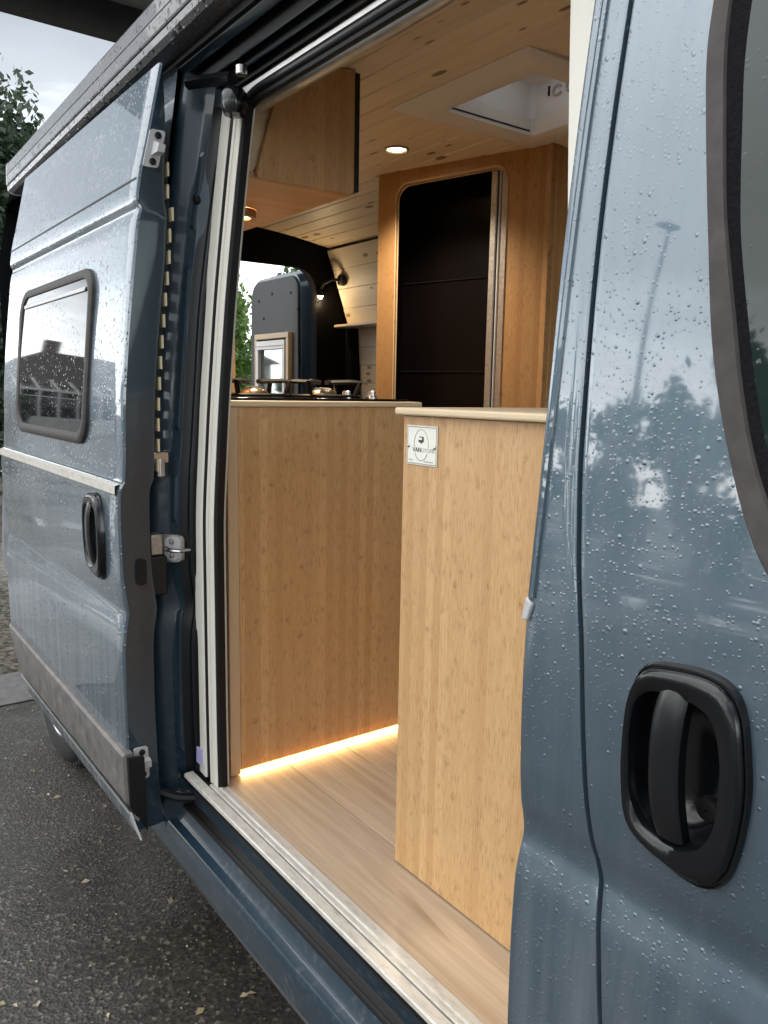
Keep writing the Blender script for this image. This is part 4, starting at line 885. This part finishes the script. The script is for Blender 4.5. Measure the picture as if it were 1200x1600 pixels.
MB().add([(-1.81, 1.62, 2.492), (-1.56, 1.62, 2.492), (-1.56, 1.87, 2.492), (-1.81, 1.87, 2.492)], [(0, 1, 2, 3)]).build('vent_pane', M_MESH, skl, smooth=0)
MB().loops([[(a, b, 2.470) for a, b in rrect(-1.87, -1.50, 1.56, 1.935, .03, 4)], [(a, b, 2.51) for a, b in rrect(-1.87, -1.50, 1.56, 1.935, .03, 4)]]).build('outer_lid', M_WHITE, skl, smooth=30)
MB().box(-1.862, -1.860, 1.57, 1.925, 2.333, 2.337).build('blind_slot', M_BLACK, skl, bevel=0)
ca = MB()
ca.tube([(-1.80, 1.9275, 2.452), (-1.80, 1.9275, 2.425)], .0035, 6).build('catch_lever', M_BLACK, skl)
ca = MB()
for xa in (-1.765, -1.715):
    ca.tube([(xa + math.cos(t_) * .017, 1.926, 2.432 + math.sin(t_) * .013) for t_ in lin(.6, 5.6, 14)], .004, 6)
ca.tube([(-1.68, 1.926, 2.428), (-1.60, 1.926, 2.428)], .004, 6)
ca.build('moulded_catch', M_GREYP, skl)
v2 = thing('roof_vent', (-3.45, 1.9, 2.33), 'long pale roof vent recess at the rear end of the ceiling', 'skylight')
MB().box(-3.62, -3.24, 1.862, 1.905, ZC(1.88) - .006, ZC(1.88) + .02).build('white_liner', M_WHITE, v2, bevel=.004)
MB().box(-3.66, -3.21, 1.906, 1.935, ZC(1.92) - .008, ZC(1.92) + .02).box(-3.66, -3.62, 1.85, 1.905, ZC(1.9) - .008, ZC(1.9) + .02).box(-3.24, -3.21, 1.85, 1.905, ZC(1.9) - .008, ZC(1.9) + .02).build('timber_surround', M_PINE, v2, bevel=.003)

# ================================================================== lamps inside
def down(x, y, label):
    z = ZC(y)
    t_ = thing('downlight', (x, y, z), label, 'light', 'small round lamps lit warm white')
    MB().lathe((x, y, z), 2, [(.043, .0), (.043, -.004), (.036, -.006), (.032, -.002), (.030, .006)], 32).build('bezel', M_ZINC, t_)
    MB().lathe((x, y, z), 2, [(.031, -.001), (.001, -.001)], 28).build('lens', M_LAMP, t_)
    d = bpy.data.lights.new('downlight_bulb', 'SPOT'); d.energy = 16; d.color = (1, .86, .68); d.spot_size = math.radians(125); d.spot_blend = 1; d.shadow_soft_size = .03
    o = bpy.data.objects.new('downlight_bulb', d); COL.objects.link(o); o.parent = t_; o.location = (0, 0, -.02)
down(-2.283, 1.712, 'warm recessed downlight in the ceiling beside the dark doorway')
lp = bpy.data.lights.new('puck_bulb', 'SPOT'); lp.energy = 14; lp.color = (1, .78, .5); lp.spot_size = math.radians(130); lp.spot_blend = .8; lp.shadow_soft_size = .02
o = bpy.data.objects.new('puck_bulb', lp); COL.objects.link(o); o.parent = pk; o.location = Vector((-2.06, 1.015, 1.975)) - WL[pk.name]
ll = bpy.data.lights.new('led_strip_light', 'AREA'); ll.shape = 'RECTANGLE'; ll.size = .012; ll.size_y = .52; ll.energy = .42; ll.color = (1, .60, .22)
o = bpy.data.objects.new('led_strip_light', ll); COL.objects.link(o); o.parent = kit; o.location = Vector((-1.712, 1.09, .577)) - WL[kit.name]; o.rotation_euler = (0, math.radians(-25), 0)
wl = thing('wall_lamp', (-3.66, 2.42, 2.098), 'black gooseneck reading lamp, lit, on the timber wall', 'lamp')
yb = YW(2.098)
MB().lathe((-3.655, yb, 2.105), 1, [(.001, -.03), (.024, -.03), (.030, -.026), (.030, 0)], 24).build('wall_base', M_BPLAS, wl)
MB().tube([(-3.655, yb - .028, 2.105), (-3.69, yb - .06, 2.105), (-3.735, yb - .08, 2.085), (-3.76, yb - .085, 2.05)], .008, 8).build('neck', M_BPLAS, wl)
MB().lathe((-3.765, yb - .085, 2.045), 2, [(.010, .01), (.018, 0), (.022, -.02)], 20).build('shade', M_BPLAS, wl)
MB().lathe((-3.765, yb - .085, 2.028), 2, [(.001, .012), (.016, .008), (.019, -.003), (.012, -.016), (.001, -.020)], 20).build('bulb', M_LAMP, wl)
d = bpy.data.lights.new('reading_bulb', 'POINT'); d.energy = 1.2; d.color = (1, .72, .40); d.shadow_soft_size = .02
o = bpy.data.objects.new('reading_bulb', d); COL.objects.link(o); o.parent = wl; o.location = Vector((-3.765, yb - .10, 1.99)) - WL[wl.name]
tag(MB().box(-3.74, -2.4, 2.40, 2.53, 1.862, 1.876).build('wall_shelf', M_PLY, bevel=.003), 'narrow pale timber shelf along the wall under the reading lamp', 'shelf')
tl = thing('tall_unit', (-3.0, 1.1, .57), 'amber bamboo upright at the left of the rear opening, behind the hob', 'cupboard')
MB().box(-3.02, -2.89, .86, 1.40, .575, 1.99).build('upright_panel', M_BAM_DY, tl, bevel=.002)

# ================================================================== outside: canopy, fence, trees, what the paint reflects
can = thing('canopy', (-2, 2.5, 3.6), 'concrete canopy with a dark edge beam overhead, behind the awning', 'canopy')
bx('roof_slab', M_CONC, can, -5.1, -3.2, -.05, 8, 3.78, 3.98, bevel=.01)
bx('edge_beam', M_BEAM, can, -5.22, -5.10, -.05, 8, 3.60, 3.98, bevel=.01)
for x in (-4.72, -3.3): bx('cross_beam', M_BEAM, can, x, x + .07, -.04, 8, 3.68, 3.78, bevel=.005)
for x in (-5.0, -3.45): bx('post', M_CONC, can, x, x + .2, 7.4, 7.6, 0, 3.78, bevel=.01)
def foliage(mb, c, rad, n, size, seed, flat=1.0):
    r_ = np.random.default_rng(seed)
    ncl = max(10, n // 90); cl = []
    while len(cl) < ncl:
        p = r_.uniform(-1, 1, 3); d_ = np.linalg.norm(p)
        if d_ < 1 and r_.random() < .25 + .75 * d_: cl.append(p * (.82 + .3 * r_.random()))
    cl = np.array(cl); idx = r_.integers(0, ncl, n)
    pos = cl[idx] + r_.normal(0, .09, (n, 3)); pos = pos * np.array(rad) + np.array(c)
    a = r_.normal(0, 1, (n, 3)); a /= np.linalg.norm(a, axis=1)[:, None]; b = np.cross(a, r_.normal(0, 1, (n, 3))); b /= np.linalg.norm(b, axis=1)[:, None]
    sz = size * r_.uniform(.6, 1.35, n)[:, None]
    vs = np.stack([pos - a * sz, pos + b * sz * .45, pos + a * sz, pos - b * sz * .45], 1).reshape(-1, 3)
    o = len(mb.v); mb.v += [tuple(p) for p in vs.tolist()]; mb.f += [(o + 4 * i, o + 4 * i + 1, o + 4 * i + 2, o + 4 * i + 3) for i in range(n)]; mb.k += [0] * n
def build_raw(mb, name, mat, parent):
    base = WL[parent.name]; me = bpy.data.meshes.new(name); v_ = np.array(mb.v) - np.array(base)
    me.from_pydata(v_.tolist(), [], mb.f); me.materials.append(mat); o = bpy.data.objects.new(name, me); COL.objects.link(o); o.parent = parent; WL[o.name] = base.copy(); return o
def tree(name, x, y, h, r, n, size, mat, label, seed, group=None, low=.25, cat='tree'):
    t_ = thing(name, (x, y, 0), label, cat, group); rr = random.Random(seed)
    tk = MB().tube([(x, y, -.05), (x + rr.uniform(-.1, .1), y, h * .3), (x + rr.uniform(-.2, .2), y, h * .62), (x, y, h * .9)], [h * .028, h * .022, h * .013, h * .004], 8)
    for i in range(7):
        a = rr.uniform(0, 6.28); z0 = h * rr.uniform(.3, .65)
        tk.tube([(x, y, z0), (x + math.cos(a) * r * .5, y + math.sin(a) * r * .5, z0 + h * .12), (x + math.cos(a) * r * .85, y + math.sin(a) * r * .85, z0 + h * .2)], [h * .010, h * .006, h * .002], 6)
    tk.build('trunk', M_BARK, t_)
    m = MB(); foliage(m, (x, y, h * (low + (1 - low) / 2)), (r, r, h * (1 - low) / 2), n, size, seed); build_raw(m, 'crown', mat, t_); return t_
tree('broadleaf_tree', -12.5, 1.95, 5.2, 2.05, 90000, .068, M_LEAFD, 'dark bushy tree under the grey sky behind the van roof', 3, low=.12)
# green seen through the back of the van
rear_lab = ['bright green bush left of the open rear door', 'bright green bush behind the open rear door', 'bright green bush right of the open rear door']
for i, (x, y, h, r, lab) in enumerate(((-12.5, 5.55, 3.45, .85, rear_lab[0]), (-14, 7.5, 2.0, 1.2, rear_lab[1]), (-13, 8.15, 3.9, .95, rear_lab[2]))):
    tree('garden_shrub', x, y, h, r, 26000, .055, M_LEAFB, lab, 20 + i, 'shrubs beyond the rear opening', low=.0, cat='shrub')
tree('tall_tree', -20, 9.0, 4.7, .9, 6000, .11, M_LEAFM, 'slender green tree against the white sky beyond the left bush', 31, low=.2)
tree('tall_tree', -24, 14.4, 5.8, 1.6, 8000, .13, M_LEAFM, 'rounded green tree against the white sky beyond the right bush', 33, low=.2)
fe = thing('board_fence', (-9, 1.0, 0), 'weathered timber fence standing on the gravel behind the van', 'fence')
for i in range(34): MB().box(-15.02, -15.0, -2 + i * .152, -2 + i * .152 + .142, .05, 1.7 + (i % 3) * .008).build('board', M_FENCE, fe, smooth=0)
for i in range(4): MB().box(-15.10, -15.03, -1.9 + i * 1.6, -1.8 + i * 1.6, 0, 1.75).build('post', M_FENCE, fe, smooth=0)
# reflected in the paint: tree line, lamp post, bungalow with its conservatory
for i, (x, y, h, r, lab) in enumerate(((-22.5, -21, 5.6, 3.2, 'wide green tree nearest the bungalow across the yard'), (-17.0, -22, 5.9, 2.6, 'green tree across the yard, left of the street lamp seen from the van'),
        (-13.6, -21.5, 6.8, 1.9, 'tall narrow green tree right behind the street lamp'), (-9.0, -22, 4.7, 2.8, 'lowest green tree of the row behind the street lamp'), (-4.5, -22, 5.4, 2.6, 'green tree across the yard straight opposite the side door'),
        (1, -23, 5.8, 3, 'broad green tree across the yard opposite the cab door'), (6.5, -20, 6.0, 3, 'green tree at the bend of the row across the yard'), (-28, -23, 5.5, 3.5, 'broadest green tree, behind the bungalow at the end of the row'),
        (11, -14, 7.0, 3.4, 'tallest green tree, unseen, added ahead of the van to dim the sky light'), (12, -6.5, 6.4, 3.2, 'bushy green tree, unseen, added nearest the nose of the van to dim the sky light'))):  # last two are unseen, added to block sky light and darken the jambs
    tree('hedgerow_tree', x, y, h, r, 3500, .19, M_LEAFM, lab, 40 + i, 'trees across the yard', low=.02)
lpo = thing('street_lamp', (-11.3, -14, 0), 'grey street lamp across the yard, mirrored in the cab door', 'street lamp')
MB().tube([(-11.3, -14, 0), (-11.3, -14, 1.2), (-11.3, -14, 7.6)], [.10, .075, .045], 12).tube([(-11.3, -14, 7.55), (-11.25, -13.9, 7.85), (-11.1, -13.7, 7.95)], .04, 8).build('post', M_LPOST, lpo)
MB().box(-.12, .12, -.28, .32, -.05, .06).xrot(Matrix.Translation((-11.02, -13.55, 7.97))).build('lantern', M_LPOST, lpo, bevel=.03)
ho = thing('bungalow', (-34, -9, 0), 'white bungalow with a brown hipped roof, mirrored in the side window', 'house')
bx('wall', M_RENDER, ho, -39, -33, -13, -4.6, .7, 2.7, bevel=.01)
bx('plinth', M_BRICK, ho, -39.03, -32.97, -13.03, -4.57, 0, .7, bevel=.01)
MB().loops([[(-39.4, -13.4, 2.68), (-32.6, -13.4, 2.68), (-32.6, -4.2, 2.68), (-39.4, -4.2, 2.68)], [(-36.2, -10.6, 4.5), (-35.8, -10.6, 4.5), (-35.8, -7.0, 4.5), (-36.2, -7.0, 4.5)]], cap0=True, cap1=True).build('roof', M_ROOF, ho, smooth=0)
bx('chimney', M_BRICK, ho, -36.4, -35.8, -7.6, -7.0, 4.0, 5.1)
cv = MB()
for y in lin(-11, -5.4, 9): cv.box(-31.4, -31.3, y - .05, y + .05, .7, 2.35)
cv.box(-31.42, -31.28, -11.05, -5.35, 2.3, 2.42); cv.box(-31.42, -31.28, -11.05, -5.35, 1.95, 2.0)
for y in lin(-11, -5.4, 9): cv.tube([(-31.35, y, 2.36), (-33.0, y, 2.95)], .05, 4)
cv.build('conservatory_frame', M_WHITE, ho, smooth=0)
bx('conservatory_glass', M_TINT, ho, -32.9, -31.36, -10.9, -5.5, .7, 2.32, bevel=0)
bx('conservatory_base', M_RENDER, ho, -32.96, -31.3, -11.05, -5.35, 0, .7)
MB().box(-33.0, -32.97, -12.6, -11.4, 1.1, 2.2).build('window', M_TINT, ho)
tree('garden_hedge', -30, -4.2, 2.1, 1.3, 3000, .13, M_LEAFM, 'clipped green hedge beside the bungalow', 71, low=.0, cat='hedge')
tree('garden_hedge', -29.5, -12.4, 2.2, 1.6, 3000, .13, M_LEAFM, 'loose green hedge in front of the bungalow window', 72, low=.0, cat='hedge')
# litter on the asphalt
m = MB()
for i in range(900):
    x, y = rng.uniform(-4.2, -.8), rng.uniform(.1, .95) if i % 3 else rng.uniform(.2, .8)
    s_ = rng.uniform(.0014, .005) if i % 14 else rng.uniform(.008, .016); a = rng.uniform(0, 6.28); u, v_ = math.cos(a) * s_, math.sin(a) * s_; k = rng.uniform(.35, .7)
    m.add([(x - u, y - v_, .006), (x - v_ * k, y + u * k, .008 + s_ * .25), (x + u, y + v_, .006), (x + v_ * k, y - u * k, .0065)], [(0, 1, 2, 3)])
m.build('leaf_litter', M_FALLEN, smooth=0, kind='stuff')
